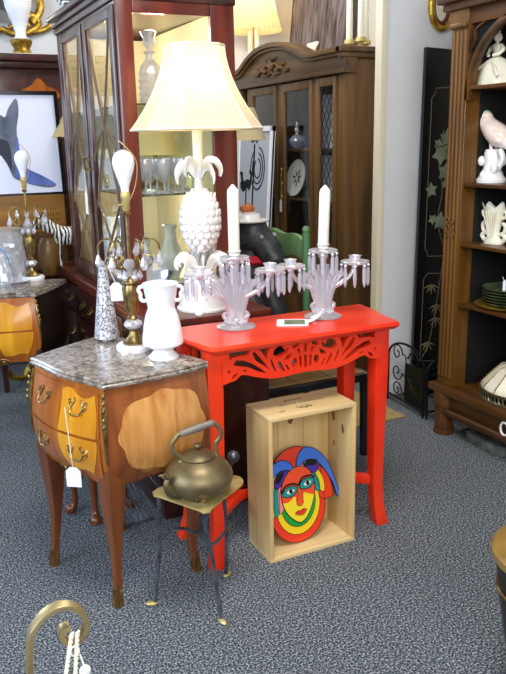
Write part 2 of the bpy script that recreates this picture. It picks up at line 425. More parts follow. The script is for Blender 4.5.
def row(xs, xe, yc, hgt):
    x = xs
    while x < xe:
        wd = random.choice((.006, .008, .009))
        k = random.randint(0, 3)
        mark(x, yc-hgt/2, x, yc+hgt/2)
        if k == 0: mark(x, yc+hgt/2, x+wd*.6, yc+hgt/2)
        elif k == 1: mark(x+wd*.6, yc-hgt/2, x+wd*.6, yc+hgt/2)
        elif k == 2: mark(x, yc, x+wd*.6, yc); mark(x, yc-hgt/2, x+wd*.6, yc-hgt/2)
        else: mark(x, yc-hgt/2, x+wd*.6, yc+hgt/2)
        x += wd+.001
row(1.125, 1.19, 2.112, .011)
obj('branding_line', b, ink, K, world=True, label='faint dark branded lettering'); b = MB()
row(1.085, 1.155, 2.078, .009); row(1.165, 1.255, 2.078, .009)
obj('branding_line', b, ink, K, world=True); b = MB()
for s2 in (-1, 1):
    b.ribbon(smooth_pts([(1.16, 2.022), (1.16+s2*.01, 2.036), (1.16+s2*.02, 2.028), (1.16+s2*.03, 2.04)], 4), .003, zt, zt+.0004, plane='xy')
    b.ribbon(smooth_pts([(1.16, 2.048), (1.16+s2*.012, 2.044), (1.16+s2*.026, 2.05)], 4), .0026, zt, zt+.0004, plane='xy')
b.ribbon([(1.138, 2.03), (1.182, 2.03)], .004, zt, zt+.0004, plane='xy')
b.ribbon(smooth_pts([(1.062, 2.026), (1.07, 2.032), (1.076, 2.026), (1.07, 2.02)], 4, True)+[(1.062, 2.026)], .0018, zt, zt+.0004, plane='xy')
b.ribbon([(1.076, 2.02), (1.082, 2.034)], .0018, zt, zt+.0004, plane='xy')
obj('branded_crest', b, ink, K, world=True, label='faint dark branded crest')

# ------------------------------------------------------------------ painted face plaque (flat board leaning in the crate)
cols = ['#e8381c', '#f3cf1e', '#1c9c3a', '#18988e', '#3f74d8', '#4b2a96', '#f08a8a', '#f6dd2c', '#101014', '#f2f4f2', '#f0502a', '#e23b22']
PM = [mat('plaque_'+nm, c, .3, coat=.4) for nm, c in zip(('red', 'yellow', 'green', 'teal', 'blue', 'purple', 'pink', 'lemon', 'outline', 'eye_white', 'orange', 'scarlet'), cols)]
RED, YEL, GRN, TEA, BLU, PUR, PNK, LEM, BLK, WHT, ORA, SCA = range(12)
b = MB(); lay = [0]
# plaque coordinates: x right, z up in cm; front faces -y
def oval(cx, cz, rx, rz, n=36, a0=0, a1=2*PI): return [(cx+rx*math.cos(a0+(a1-a0)*i/n), cz+rz*math.sin(a0+(a1-a0)*i/n)) for i in range(n+(0 if abs(a1-a0-2*PI) < .01 else 1))]
def shape(pts, m, edge=.22, closed_smooth=0, lvl=None):
    P = smooth_pts(pts, closed_smooth, True) if closed_smooth else pts
    lay[0] += 1; y = -.006-lay[0]*.00022
    Q = [(x*.01, z*.01) for x, z in P]
    b.prism_xz(Q, y, -.002, m)
    if edge: b.ribbon(Q+[Q[0], Q[1]], edge*.01, y-.0004, -.002, BLK)
base = oval(11.5, 12.2, 11, 12.2)
b.prism_xz([(x*.01, z*.01) for x, z in oval(11.5, 12.2, 11.1, 12.3)], -.006, .004, RED)
shape(oval(11.2, 22.5, 10.5, 11.2), SCA)
shape([(20, 26), (24.5, 21), (26, 14), (24, 12.6), (20.5, 14), (18, 24)], RED, .22, 4)
shape(oval(11.5, 12, 11, 12), RED)
shape(oval(11.5, 13, 8.8, 10.2), YEL)
shape(oval(11.5, 14.2, 7, 8.6), GRN)
# hanging locks at both sides
for px in ((-.2, YEL, 10.4), (1.8, TEA, 11.2), (3.6, PNK, 12)):
    x, m, zb = px
    shape([(x+3.4, 27), (x+1.4, 24), (x, 18), (x+.2, zb), (x+2, zb+1.4), (x+2.4, 18), (x+4.0, 23)], m, .18, 4)
for px in ((20.2, YEL, 15.6), (18.2, TEA, 16.2), (16.4, PNK, 16.8)):
    x, m, zb = px
    shape([(x-3.2, 28), (x-.4, 25), (x+2.2, 20), (x+2.2, zb), (x+.4, zb+1), (x-.2, 20), (x-2.4, 25)], m, .18, 4)
# jester horns
shape([(10.6, 25.2), (9.5, 28.5), (6, 30.2), (1.8, 28.8), (-1.0, 25.5), (-.4, 22.5), (2.0, 24.5), (5, 26.4), (8, 26.4)], BLU, .24, 4)
shape([(12.0, 26), (12.6, 30), (15.5, 32.6), (20, 31.2), (24.2, 26.6), (26.8, 20), (28.6, 13.4), (27.6, 12.6), (26, 18), (22.6, 24), (19, 27.6), (15.5, 28)], BLU, .24, 4)
shape([(8.4, 26.2), (5, 26), (2.8, 24), (2.8, 21), (5, 21.4), (7, 24)], PUR, .2, 4)
shape([(6.6, 26), (4.2, 25.4), (3, 23), (4.6, 22.6), (6, 24.2)], BLK, 0, 4)
shape([(14, 25.4), (16.5, 27.6), (20, 27.4), (20.6, 24.2), (18.6, 23), (16.6, 24.4)], PUR, .2, 4)
shape([(14.6, 26.2), (17, 28), (20, 27.2), (19.4, 25.6), (16.8, 26)], BLK, 0, 4)
# face
face = [(11.8, 7.0), (8.6, 9), (6, 12.6), (4.9, 17), (5.4, 21.5), (8, 25.2), (11.8, 26.6), (15.6, 25.6), (18, 22), (18.4, 17.2), (17, 12.4), (14.6, 8.6)]
shape(face, LEM, .26, 5)
shape([(5.1, 15.6), (5.1, 18), (5.5, 21.5), (8, 25), (11.8, 26.4), (15.6, 25.4), (17.9, 22), (18.3, 18), (17.9, 15.6), (16.0, 16.2), (13.8, 17.0), (13.4, 14), (12.2, 13), (10.6, 14.4), (10.2, 16.6), (7.6, 15.2)], ORA, 0, 4)
shape([(12.9, 19.6), (12.9, 15), (13.5, 13.8), (12, 12.8), (10.6, 13.8), (11.4, 16), (11.6, 19.6)], ORA, .14, 3)
for sx, cx0, cz0 in ((-1, 8.5, 18.6), (1, 15.4, 20.0)):
    e0 = [(cx0-3.2, cz0-.4), (cx0-1.6, cz0+1.6), (cx0+1.4, cz0+1.8), (cx0+3, cz0+.6), (cx0+1.4, cz0-1.4), (cx0-1.6, cz0-1.6)]
    shape(e0, TEA, .3, 4)
    shape([(cx0-1.6, cz0), (cx0, cz0+1), (cx0+1.8, cz0+.3), (cx0, cz0-.8)], WHT, .1, 4)
    shape(oval(cx0+.2, cz0+.15, .75, .8, 14), BLK, 0)
    lay[0] += 1
    b.ribbon([(x*.01, z*.01) for x, z in smooth_pts([(cx0-3.6, cz0+.2), (cx0-1.8, cz0+2.4), (cx0+1.4, cz0+2.6), (cx0+3.2, cz0+1.6)], 5)], .006, -.006-lay[0]*.00024, -.002, BLK)
shape([(9.8, 10.6), (11, 11.4), (12, 11.1), (13, 11.6), (14.4, 11), (12.4, 9.6)], SCA, .14, 3)
P = single('face_plaque', b, PM, 'flat painted jester face plaque leaning inside the pine crate', 'plaque', (1.032, 2.035, .0145), rx=D2R(-8), rz=D2R(4), fixn=True)
# ------------------------------------------------------------------ bombe commodes
def make_commode(name, label, loc, rz):
    # local frame: x = depth (front at 0, back at .335), y = width; near side is -y
    t = thing(name, label, 'chest', loc, rz)
    HW, BW, DP = .195, .262, .335
    def top_outline(inset=0, ns=10):
        P = []
        def side(p, q, amp, wav):
            for i in range(ns):
                a = i/ns; x = p[0]+(q[0]-p[0])*a; y = p[1]+(q[1]-p[1])*a
                dx, dy = q[0]-p[0], q[1]-p[1]; L = math.hypot(dx, dy)
                o = amp*wav(a); P.append((x+dy/L*o, y-dx/L*o))
        h, w2, d = HW-inset, BW-inset, DP
        side((inset, h), (inset, -h), .011, lambda a: math.sin(PI*a)-.35*math.sin(3*PI*a))
        side((inset, -h), (d, -w2), .010, lambda a: math.sin(PI*a))
        side((d, -w2), (d, w2), 0, lambda a: 0)
        side((d, w2), (inset, h), .010, lambda a: math.sin(PI*a))
        return P
    # marble slab
    b = MB(); base = top_outline(0); n = len(base); vs = []; prof = [(.010, .693), (.002, .696), (0, .703), (.004, .708), (.001, .713), (.006, .718)]
    for ins, z in prof: vs += [(x, y, z) for x, y in top_outline(ins)]
    fs = [tuple(range(n-1, -1, -1)), tuple(range((len(prof)-1)*n, len(prof)*n))]
    for j in range(len(prof)-1): fs += [(j*n+i, j*n+(i+1) % n, (j+1)*n+(i+1) % n, (j+1)*n+i) for i in range(n)]
    b.add(vs, fs); obj('marble_top', b, marble_mat, t, ang=30, label='grey veined marble top')
    cor = [(.012, HW-.012), (.012, -HW+.012), (DP-.004, -BW+.012), (DP-.004, BW-.012)]
    def bul(z):
        k = (.693-z)/.33
        return (.034*math.sin(min(k, 1)*PI*.95)**1.0 - .030*max(0, (k-.55)/.45)**2)
    def surf(face, a, z, off=0):
        p, q = cor[face], cor[(face+1) % 4]
        dx, dy = q[0]-p[0], q[1]-p[1]; L = math.hypot(dx, dy)
        nx, ny = dy/L, -dx/L
        # outward normals: faces run front, near side, back, far side
        cxm = .17; mx, my = (p[0]+q[0])/2-cxm, (p[1]+q[1])/2
        if nx*mx+ny*my < 0: nx, ny = -nx, -ny
        m = {0: .012, 1: .006, 2: 0, 3: .006}[face]
        o = (bul(z)*(.6+.6*math.sin(PI*a)) if face != 2 else 0) + m*math.sin(PI*a)
        # corners move outward too so neighbouring faces meet
        cc = bul(z)*.5
        def push(c):
            x, y = c; s = 1 if y > 0 else -1
            fx = -1 if x < .1 else 0
            return (x+fx*cc, y+s*cc)
        P0, Q0 = push(p), push(q)
        x = P0[0]+(Q0[0]-P0[0])*a; y = P0[1]+(Q0[1]-P0[1])*a
        o -= cc*(.6 if face != 2 else 0)*0
        e = math.sin(PI*a)
        oo = (bul(z)*.7+m)*e if face != 2 else 0
        return (x+nx*(oo+off), y+ny*(oo+off), z)
    def zb(face, a):
        if face == 2: return .40
        return .405 - .045*math.exp(-((a-.5)/.13)**2)*(1 if face == 0 else .3) - .04*(abs(a-.5)*2)**4 + .01*math.cos(a*4*PI)
    for face, nm in ((0, 'front'), (1, 'side_panel'), (3, 'side_panel'), (2, 'back_panel')):
        b = MB()
        b.grid(lambda u, v: surf(face, u, .693-(.693-zb(face, u))*v), 24, 14)
        obj(nm, b, 'kingwood' if face != 0 else 'amber', t, ang=60)
    b = MB(); bt = [surf(f, a/8, .45, -.012) for f in range(4) for a in range(8)]
    b.add(bt, [tuple(range(len(bt)))]); obj('bottom_board', b, 'kingdark', t)
    # side veneer panels with scalloped outline
    def scal(th):
        r = 1+.05*math.cos(8*th)+.03*math.cos(4*th+.6)
        c, s = math.cos(th), math.sin(th); q = max(abs(c), abs(s))
        return min(1.0/q, 1.12)*r*.92
    def inlay(parent, face, ac, zc, ra, rz, m, off, nm):
        b = MB(); NR, NT = 6, 56; vs = [surf(face, ac, zc, off)]; fs = []
        for i in range(1, NR+1):
            for k in range(NT):
                th = 2*PI*k/NT; rr = scal(th)*i/NR
                vs.append(surf(face, ac+ra*rr*math.cos(th), zc+rz*rr*math.sin(th), off))
        for k in range(NT): fs.append((0, 1+k, 1+(k+1) % NT))
        for i in range(NR-1):
            for k in range(NT):
                k2 = (k+1) % NT; fs.append((1+i*NT+k, 1+i*NT+k2, 1+(i+1)*NT+k2, 1+(i+1)*NT+k))
        b.add(vs, fs); return obj(nm, b, m, parent, ang=60, label='lighter satinwood veneer panel')
    for ch in list(t.children):
        if ch.name.startswith('side_panel'):
            fc = 1 if sum(v.co.y for v in ch.data.vertices) < 0 else 3
            inlay(ch, fc, .52, .545, .43, .122, veneer_mat, .0012, 'veneer_inlay')
    # drawers
    def handle(parent, a, z):
        b = MB()
        def sp(da, dz, o): return surf(0, a+da, z+dz, o)
        for s in (-1, 1):
            b.tube(smooth_pts([sp(s*.075, .016, .004), sp(s*.095, .008, .006), sp(s*.08, -.004, .005), sp(s*.06, .0, .006), sp(s*.062, .012, .005), sp(s*.085, .02, .005), sp(s*.11, .016, .004)], 3), .0024, 5)
            b.tube(smooth_pts([sp(s*.065, .004, .005), sp(s*.04, .012, .005), sp(s*.03, .024, .005), sp(s*.05, .026, .004)], 3), .0022, 5)
            b.ell(sp(s*.065, .004, .006), .0045)
        b.tube(smooth_pts([sp(-.065, .002, .008), sp(-.05, -.012, .014), sp(-.02, -.018, .017), sp(.02, -.016, .017), sp(.05, -.012, .014), sp(.065, .002, .008)], 4), .0026, 6)
        obj('handle', b, 'brass', parent, label='ornate brass drawer pull')
    for (za, zc) in ((.678, .548), (.540, .412)):
        b = MB()
        b.grid(lambda u, v: surf(0, .05+.90*u, za+(zc-za)*v, .0035), 24, 8)
        d = obj('drawer', b, 'amber', t, ang=60)
        y = MB(); amid = .70
        def yf(u, v):
            lo, hi = .535, .93
            if za > .6: lo += .02*math.sin(PI*v); hi -= .008*math.cos(v*6)
            else: lo += .05*v**2; hi -= .07*v**2
            zz = za-.012+(zc-za+.012)*v if za > .6 else za+(zc-za+.02)*v
            if za > .6: zz += (1-v)*.01*math.sin(u*PI*2.2)
            else: zz += v*(-.006*math.sin(u*PI*2))
            return surf(0, lo+(hi-lo)*u, zz, .0050)
        y.grid(yf, 14, 8); obj('yellow_inlay', y, 'yellow', d, ang=60, label='bright yellow satinwood panel')
        handle(d, .28, (za+zc)/2+.012); handle(d, .74, (za+zc)/2+.012)
    b = MB()
    for s in (-1, 1):
        P0 = lambda da, dz: surf(0, .5+da, .385+dz, .006)
        b.tube(smooth_pts([P0(0, -.01), P0(s*.05, .012), P0(s*.11, .004), P0(s*.10, -.006), P0(s*.07, 0)], 4), .0035, 6)
        b.tube(smooth_pts([P0(0, .0), P0(s*.03, .022), P0(s*.08, .024), P0(s*.13, .018)], 4), .003, 6)
    obj('apron_mount', b, 'brass', t)
    # legs, corner mounts and foot mounts
    feet = [(.012, .175), (.018, -.17), (DP-.03, -.20), (DP-.03, .20)]
    for i, (fx, fy) in enumerate(feet):
        c = surf(i, 0, .47, 0); s = 1 if fy > 0 else -1
        f = -1 if i < 2 else 1
        inn = (c[0]-f*.028, c[1]-s*.028)
        pts = [(inn[0], inn[1], .50), (inn[0], inn[1], .42), (inn[0]-f*.002, inn[1]-s*.006, .34), (inn[0]*.55+(fx-f*.014)*.45, inn[1]*.55+fy*.45-s*.010, .22),
               (fx-f*.008, fy-s*.008, .12), (fx-f*.002, fy-s*.002, .05), (fx+f*.002, fy, .012), (fx+f*.002, fy, 0)]
        P = smooth_pts(pts, 4)
        rr = [.024, .028, .0265, .0165, .0112, .0105, .0125, .012]
        R = [v[0] for v in smooth_pts([(r,) for r in rr], 4)]
        b = MB(); sq_path(b, list(reversed(P)), list(reversed(R)))
        lg = obj('leg', b, 'kingdark', t, bevel=.004)
        m = MB()
        m.tube([(fx+f*.003, fy, 0), (fx+f*.003, fy, .02)], [.0155, .0135], 8)
        for k in range(5):
            a = 2*PI*k/5
            m.tube(smooth_pts([(fx+.013*math.cos(a), fy+.013*math.sin(a), .01), (fx+.0135*math.cos(a), fy+.0135*math.sin(a), .035), (fx+.0115*math.cos(a+.3), fy+.0115*math.sin(a+.3), .055+.02*(k % 2))], 3), [.0045]*3+[.004]*3+[.0025], 6)
        obj('foot_mount', m, 'brass', lg)
        if i < 2:
            b = MB()
            zs = [.685, .67, .655, .64, .62, .60, .58, .56, .53, .50, .47]
            rs = [.003, .006, .005, .008, .009, .008, .009, .006, .0045, .004, .0025]
            pp = []
            for z in zs:
                q = surf(i, 0, z, 0); pp.append((q[0]+f*.002, q[1]+s*.002, z))
            b.tube(pp, rs, 8)
            for k, z in enumerate((.675, .655, .635, .61, .59)):
                q = surf(i, 0, z, 0)
                for g in (-1, 1): b.ell((q[0]+f*.003+g*.007, q[1]+s*.003+g*.007*(1 if s < 0 else -1), z), (.0045, .0045, .008), 8, 6)
            obj('corner_mount', b, 'brass', t, label='long brass corner mount')
    return t

def veined(name, base, dark, vein):
    m = mat(name, dark, .22, col2=base, nscale=38, detail=10, lo=.38, hi=.60, coat=.35, ndist=1.2)
    nt = m.node_tree; b = nt.nodes['Principled BSDF']; tc = [n for n in nt.nodes if n.type == 'TEX_COORD'][0]
    rp0 = [n for n in nt.nodes if n.type == 'VALTORGB'][0]
    v = nt.nodes.new('ShaderNodeTexVoronoi'); v.feature = 'DISTANCE_TO_EDGE'; v.inputs['Scale'].default_value = 11
    nz = nt.nodes.new('ShaderNodeTexNoise'); nz.inputs['Scale'].default_value = 9; nz.inputs['Detail'].default_value = 6
    mx = nt.nodes.new('ShaderNodeMixRGB'); mx.blend_type = 'ADD'; mx.inputs['Fac'].default_value = .28
    r2 = nt.nodes.new('ShaderNodeValToRGB'); r2.color_ramp.elements[0].color = (1, 1, 1, 1); r2.color_ramp.elements[1].color = (0, 0, 0, 1); r2.color_ramp.elements[0].color = (.5, .5, .5, 1); r2.color_ramp.elements[1].position = .035
    m2 = nt.nodes.new('ShaderNodeMixRGB'); m2.inputs['Color2'].default_value = lin(vein)
    L = nt.links.new
    L(tc.outputs['Object'], nz.inputs['Vector']); L(tc.outputs['Object'], mx.inputs['Color1']); L(nz.outputs['Color'], mx.inputs['Color2'])
    L(mx.outputs['Color'], v.inputs['Vector']); L(v.outputs['Distance'], r2.inputs['Fac'])
    L(r2.outputs['Color'], m2.inputs['Fac']); L(rp0.outputs['Color'], m2.inputs['Color1']); L(m2.outputs['Color'], b.inputs['Base Color'])
    return m
marble_mat = veined('veined_marble', '#a2968a', '#5f544a', '#d8d4cc')
veneer_mat = wood('fan_veneer', '#ad6a2b', '#dca561', 'z', 26, .26, .5, .08)
for n in veneer_mat.node_tree.nodes:
    if n.type == 'MAPPING': n.inputs['Rotation'].default_value = (.0, D2R(42), .3)
CM = make_commode('commode', 'marble topped bombe chest with yellow inlay beside the red table', (.411, 2.145, 0), D2R(20))
CM2 = dup(CM, (.386, 3.503, 0), D2R(66), 'marble topped bombe chest in the left background, under the crinkled glass jar')
darkw = mat('black_brown_wood', '#1d1512', .35, col2='#2a1d17', nscale=8)  # black-brown wood of the far chest's side and legs
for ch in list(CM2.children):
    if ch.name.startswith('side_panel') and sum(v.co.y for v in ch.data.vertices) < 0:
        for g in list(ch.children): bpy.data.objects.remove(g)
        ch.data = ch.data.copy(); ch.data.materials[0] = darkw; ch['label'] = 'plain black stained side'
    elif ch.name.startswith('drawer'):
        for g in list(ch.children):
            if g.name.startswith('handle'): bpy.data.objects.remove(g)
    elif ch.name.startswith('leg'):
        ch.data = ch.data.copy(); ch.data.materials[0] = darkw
price_tag('white price tag hanging on string from the front chest drawer pull', (.398, 2.060, .413), .046, .062, D2R(-36), (.388, 2.053, .632))
# ------------------------------------------------------------------ trivet stand and kettle
T = thing('trivet_stand', 'three-legged iron trivet stand with pierced brass top in front of the chest', 'stand', (.735, 1.89, 0))
ZT = .36
plate = [(.604, 1.965), (.600, 1.94), (.615, 1.922), (.682, 1.795), (.688, 1.775), (.708, 1.772)]+smooth_pts([(.722, 1.79), (.78, 1.832), (.85, 1.878), (.874, 1.91), (.872, 1.945), (.84, 1.968), (.77, 1.985), (.70, 1.992), (.63, 1.984)], 3)
b = MB(); b.prism(plate, ZT-.006, ZT); obj('top_plate', b, 'brasspale', T, world=True, bevel=.0015)
b = MB()
for k in range(9):
    u = .15+.7*k/8
    p = Vector((.632+.072*u, 1.945-.128*u)); d = Vector((.060, .036))
    b.ribbon([(p.x, p.y), (p.x+d.x, p.y+d.y)], .0045, ZT-.0005, ZT+.0006, plane='xy')
obj('pierced_slots', b, 'dark', T, world=True, label='dark pierced slots')
legs = [((.615, 1.945), (.597, 1.950), (.584, 1.942)), ((.700, 1.795), (.722, 1.79), (.729, 1.772)), ((.825, 1.950), (.834, 1.972), (.837, 1.980))]
for (a, m1, e1) in legs:
    P = smooth_pts([(a[0], a[1], ZT-.006), (a[0]+.003, a[1]+.004, .29), ((a[0]+m1[0])/2+.010, (a[1]+m1[1])/2+.010, .20), (m1[0]+.006, m1[1]+.004, .10), (e1[0], e1[1], .012)], 5)
    lg = obj('leg', MB().tube(P, [.0065]*8+[.0058]*(len(P)-8), 8), 'steel', T, world=True)
    d = Vector((e1[0]-.71, e1[1]-1.9)); d.normalize()
    b = MB(); b.ell((e1[0]+d.x*.008, e1[1]+d.y*.008, .007), (.019, .010, .007), 12, 6, rz=math.atan2(d.y, d.x)); obj('foot', b, 'brasspale', lg, world=True)
hoop = smooth_pts([(.612, 1.952, .195), (.65, 1.925, .245), (.69, 1.87, .255), (.715, 1.805, .235), (.79, 1.86, .235), (.836, 1.93, .215), (.835, 1.965, .185)], 6)
obj('stretcher', MB().tube(hoop, .006, 6, flat=.6), 'steel', T, world=True)

KT = T = thing('kettle', 'aged brass kettle with grey wooden grip standing on the trivet', 'kettle', (.72, 1.882, ZT+.0005), D2R(-2))
b = MB()
b.lathe([(0, .012), (.055, .012), (.075, .016), (.098, .034), (.108, .058), (.107, .076), (.095, .100), (.072, .119), (.052, .128), (.048, .131)], 36)
for k in range(3):
    a = 2*PI*k/3+.4; b.ell((.06*math.cos(a), .06*math.sin(a), .008), .010)
obj('body', b, 'kettle', T)
b = MB(); b.lathe([(.054, .128), (.055, .132), (.05, .138), (.032, .147), (.012, .151), (.006, .154), (.007, .160), (.014, .166), (.012, .172), (0, .175)], 28); obj('lid', b, 'kettle', T)
b = MB()
P = smooth_pts([(-.075, -.02, .035), (-.100, -.030, .045), (-.116, -.036, .072), (-.112, -.036, .094), (-.126, -.042, .106)], 5)
b.tube(P, [.026, .025, .024, .023, .022, .020, .018, .016, .0145, .0135, .0125, .0115, .0105, .010, .0095, .009, .0088, .009, .0095, .009, .0085][:len(P)], 12)
b.ell((-.132, -.044, .110), (.012, .008, .004), 10, 5)
obj('spout', b, 'kettle', T)
b = MB(); P = smooth_pts([(-.058, 0, .122), (-.052, 0, .130), (-.062, 0, .142), (-.080, 0, .160), (-.082, 0, .185), (-.064, 0, .208), (-.045, 0, .215), (.045, 0, .231), (.066, 0, .222), (.078, 0, .200), (.075, 0, .178), (.06, 0, .162), (.062, 0, .14), (.056, 0, .122)], 4)
b.tube(P, .0055, 8, flat=1.5); b.ell((-.058, 0, .122), (.010, .010, .008)); b.ell((.058, 0, .122), (.010, .010, .008))
obj('handle', b, 'kettle', T)
b = MB(); r = [.009, .0115, .010, .0112, .0125, .0115, .0125, .0115, .011, .010, .0115, .009]
b.tube([(-.055+.110*i/11, 0, .213+.019*i/11) for i in range(12)], r, 14)
obj('grip', b, 'handlewood', T, label='turned grey wooden grip')
KT.scale = (.92, .92, .92)

b = MB(); b.tube([(.96, 2.36, .004), (.925, 2.10, .345)], .006, 8); b.ell((.9245, 2.094, .355), .021)
single('fire_poker', b, 'steel', 'dark iron rod with ball end between the kettle and the red table leg', 'poker', (0, 0, 0))
# metal slatted rack leaning under the chest
R = thing('wire_rack', 'grey metal slatted rack on the carpet under the front chest', 'rack', (.66, 2.22, 0))
for k in range(6):
    x = .60+.018*k
    obj('slat', MB().tube([(x+.03, 2.36, .06), (x, 2.47, .17)], .0035, 6), 'steel', R, world=True)
for zz, yy, xo in ((.055, 2.362, .03), (.175, 2.472, 0)):
    obj('crossbar', MB().tube([(.59+xo, yy, zz), (.70+xo, yy, zz)], .0055, 6), 'steel', R, world=True)

# ------------------------------------------------------------------ footstool behind the chest
F = thing('footstool', 'small dark wooden stool with pad feet behind the front chest', 'stool', (.60, 2.63, 0), D2R(-65))
b = MB(); b.box(-.085, .085, -.10, .10, .34, .37); obj('seat', b, 'mahog', F, bevel=.006)
b = MB(); b.box(-.075, .075, -.09, .09, .28, .34); obj('apron', b, 'mahog', F)
for sx in (-1, 1):
    for sy in (-1, 1):
        P = smooth_pts([(sx*.066, sy*.08, .33), (sx*.082, sy*.095, .25), (sx*.062, sy*.074, .12), (sx*.060, sy*.072, .04), (sx*.072, sy*.084, .016), (sx*.076, sy*.088, .0)], 4)
        rr = [v[0] for v in smooth_pts([(.018,), (.021,), (.013,), (.012,), (.021,), (.018,)], 4)]
        obj('leg', MB().tube(P, rr, 10), 'kingdark', F)

# ------------------------------------------------------------------ white milk glass vase
V = thing('vase', 'white milk glass vase with two small handles on the marble top', 'vase', (.712, 2.118, .718), D2R(-25))
b = MB(); b.lathe([(.046, 0), (.047, .006), (.038, .014), (.030, .024), (.031, .032), (.052, .038), (.062, .046), (.063, .056), (.057, .10), (.049, .135), (.043, .150), (.0405, .156), (.043, .170), (.048, .20), (.052, .222), (.055, .230), (.053, .231), (.046, .222), (.042, .19), (.03, .16), (0, .155)], 40)
obj('body', b, 'milk', V)
for s in (-1, 1):
    P = smooth_pts([(s*.048, 0, .221), (s*.060, 0, .220), (s*.066, 0, .210), (s*.060, 0, .198), (s*.061, 0, .188), (s*.055, 0, .178), (s*.044, 0, .178)], 4)
    obj('handle', MB().tube(P, .006, 10), 'milk', V)

# ------------------------------------------------------------------ tall silvered cone vase with a tag
b = MB(); b.lathe([(0, 0), (.016, 0), (.016, .006), (.041, .010), (.042, .018), (.029, .12), (.020, .19), (.014, .245), (.0150, .265), (.0115, .265), (.010, .24), (.02, .13), (.03, .03), (0, .028)], 32)
spk = mat('silvered_crackle', '#75777f', .22, .3, col2='#f0f0f6', nscale=150, lo=.40, hi=.58)
single('cone_vase', b, spk, 'tall silvery speckled cone-shaped glass vase on the marble top', 'vase', (.618, 2.418, .718))
price_tag('white price tag hanging on the silvery cone vase', (.650, 2.380, .885), .040, .062, D2R(-22), (.631, 2.402, .975))

# ------------------------------------------------------------------ brass crystal lamps
def drop(mb, p, L=.03, r=.008):
    x, y, z = p
    mb.lathe([(.0015, 0), (.003, -.003), (.0015, -.006), (r*.6, -.006-L*.3), (r, -.006-L*.65), (r*.5, -.006-L*.92), (0, -.006-L)], 6, (x, y, z))
def crystal_lamp(label, loc, rz):
    t = thing('table_lamp', label, 'lamp', loc, rz, 'brass crystal-drop lamps')
    b = MB(); b.lathe([(.056, 0), (.058, .004), (.058, .014), (.052, .020), (0, .021)], 32); obj('base', b, 'whitemarble', t, label='white marble base')
    b = MB(); b.lathe([(.034, .020), (.036, .026), (.026, .034), (.014, .05), (.012, .062), (.018, .068)], 20); obj('foot', b, 'brass', t)
    b = MB(); b.lathe([(.014, .066), (.026, .074), (.030, .083), (.026, .092), (.014, .100)], 10); obj('crystal_knob', b, 'drop', t, ang=10)
    b = MB(); b.lathe([(.014, .098), (.018, .104), (.012, .112), (.017, .13), (.024, .17), (.026, .195), (.022, .21), (.027, .216), (.024, .224), (.010, .236), (.008, .25)], 20)
    for k in range(6):
        a = 2*PI*k/6; b.tube([(.018*math.cos(a), .018*math.sin(a), .125), (.026*math.cos(a), .026*math.sin(a), .17), (.027*math.cos(a), .027*math.sin(a), .20)], .003, 6)
    obj('column', b, 'brass', t)
    b = MB(); b.lathe([(.016, .236), (.022, .250), (.022, .268), (.014, .285), (.008, .29)], 10); obj('crystal_knob', b, 'drop', t, ang=10)
    b = MB(); b.tube([(0, 0, .24), (0, 0, .44)], .0048, 10); b.lathe([(.010, .425), (.014, .431), (.008, .437)], 14); obj('stem', b, 'brass', t)
    for k in range(6):
        a = 2*PI*k/6+.3; c, s = math.cos(a), math.sin(a)
        R = lambda r, z: (c*r, s*r, z)
        P = smooth_pts([R(.008, .255), R(.03, .262), R(.045, .285), R(.04, .32), R(.05, .35), R(.075, .352), R(.092, .335), R(.094, .318)], 4)
        am = obj('arm', MB().tube(P, .0033, 7), 'brass', t)
        b = MB(); Q = [R(.056+.017*math.cos(q), .283+.017*math.sin(q)) for q in [2*PI*i/14 for i in range(14)]]
        b.tube(Q, .0026, 6, closed=True); obj('scroll', b, 'brass', am)
        b = MB(); drop(b, R(.094, .316), .046, .0125); obj('prism', b, 'drop', am, ang=10)
        b = MB(); drop(b, R(.05, .345), .034, .012); obj('prism', b, 'drop', am, ang=10)
        b = MB(); drop(b, R(.030, .262), .032, .011); obj('prism', b, 'drop', am, ang=10)
    b = MB(); b.lathe([(.008, .437), (.012, .443), (.0125, .470), (.014, .473), (.014, .490), (.012, .495)], 18); b.tube([(0, 0, .457), (-.03, 0, .457)], .003, 6); obj('socket', b, 'brasspale', t)
    b = MB(); b.lathe([(.012, .494), (.0135, .510), (.022, .535), (.031, .562), (.034, .580), (.031, .598), (.021, .611), (.008, .618), (0, .619)], 24); obj('bulb', b, 'bulb', t, label='unlit white opal bulb')
    b = MB(); b.tube(smooth_pts([(.014, 0, .465), (.026, -.02, .515), (.022, -.034, .585), (-.006, -.014, .632), (-.014, 0, .645)], 5), .0016, 6); obj('wire', b, 'brasspale', t)
    return t
TL = crystal_lamp('brass lamp with crystal drops and bare bulb on the near chest', (.662, 2.255, .718), .4)
dup(TL, (.612, 3.765, .718), 1.1, 'brass lamp with crystal drops and bare bulb on the far left chest')
b = MB(); b.box(-.011, .011, -.005, .005, 0, .02); single('small_tag', b, 'card', 'small folded white paper tag leaning on the lamp base', 'tag', (.616, 2.205, .718), rz=.4)

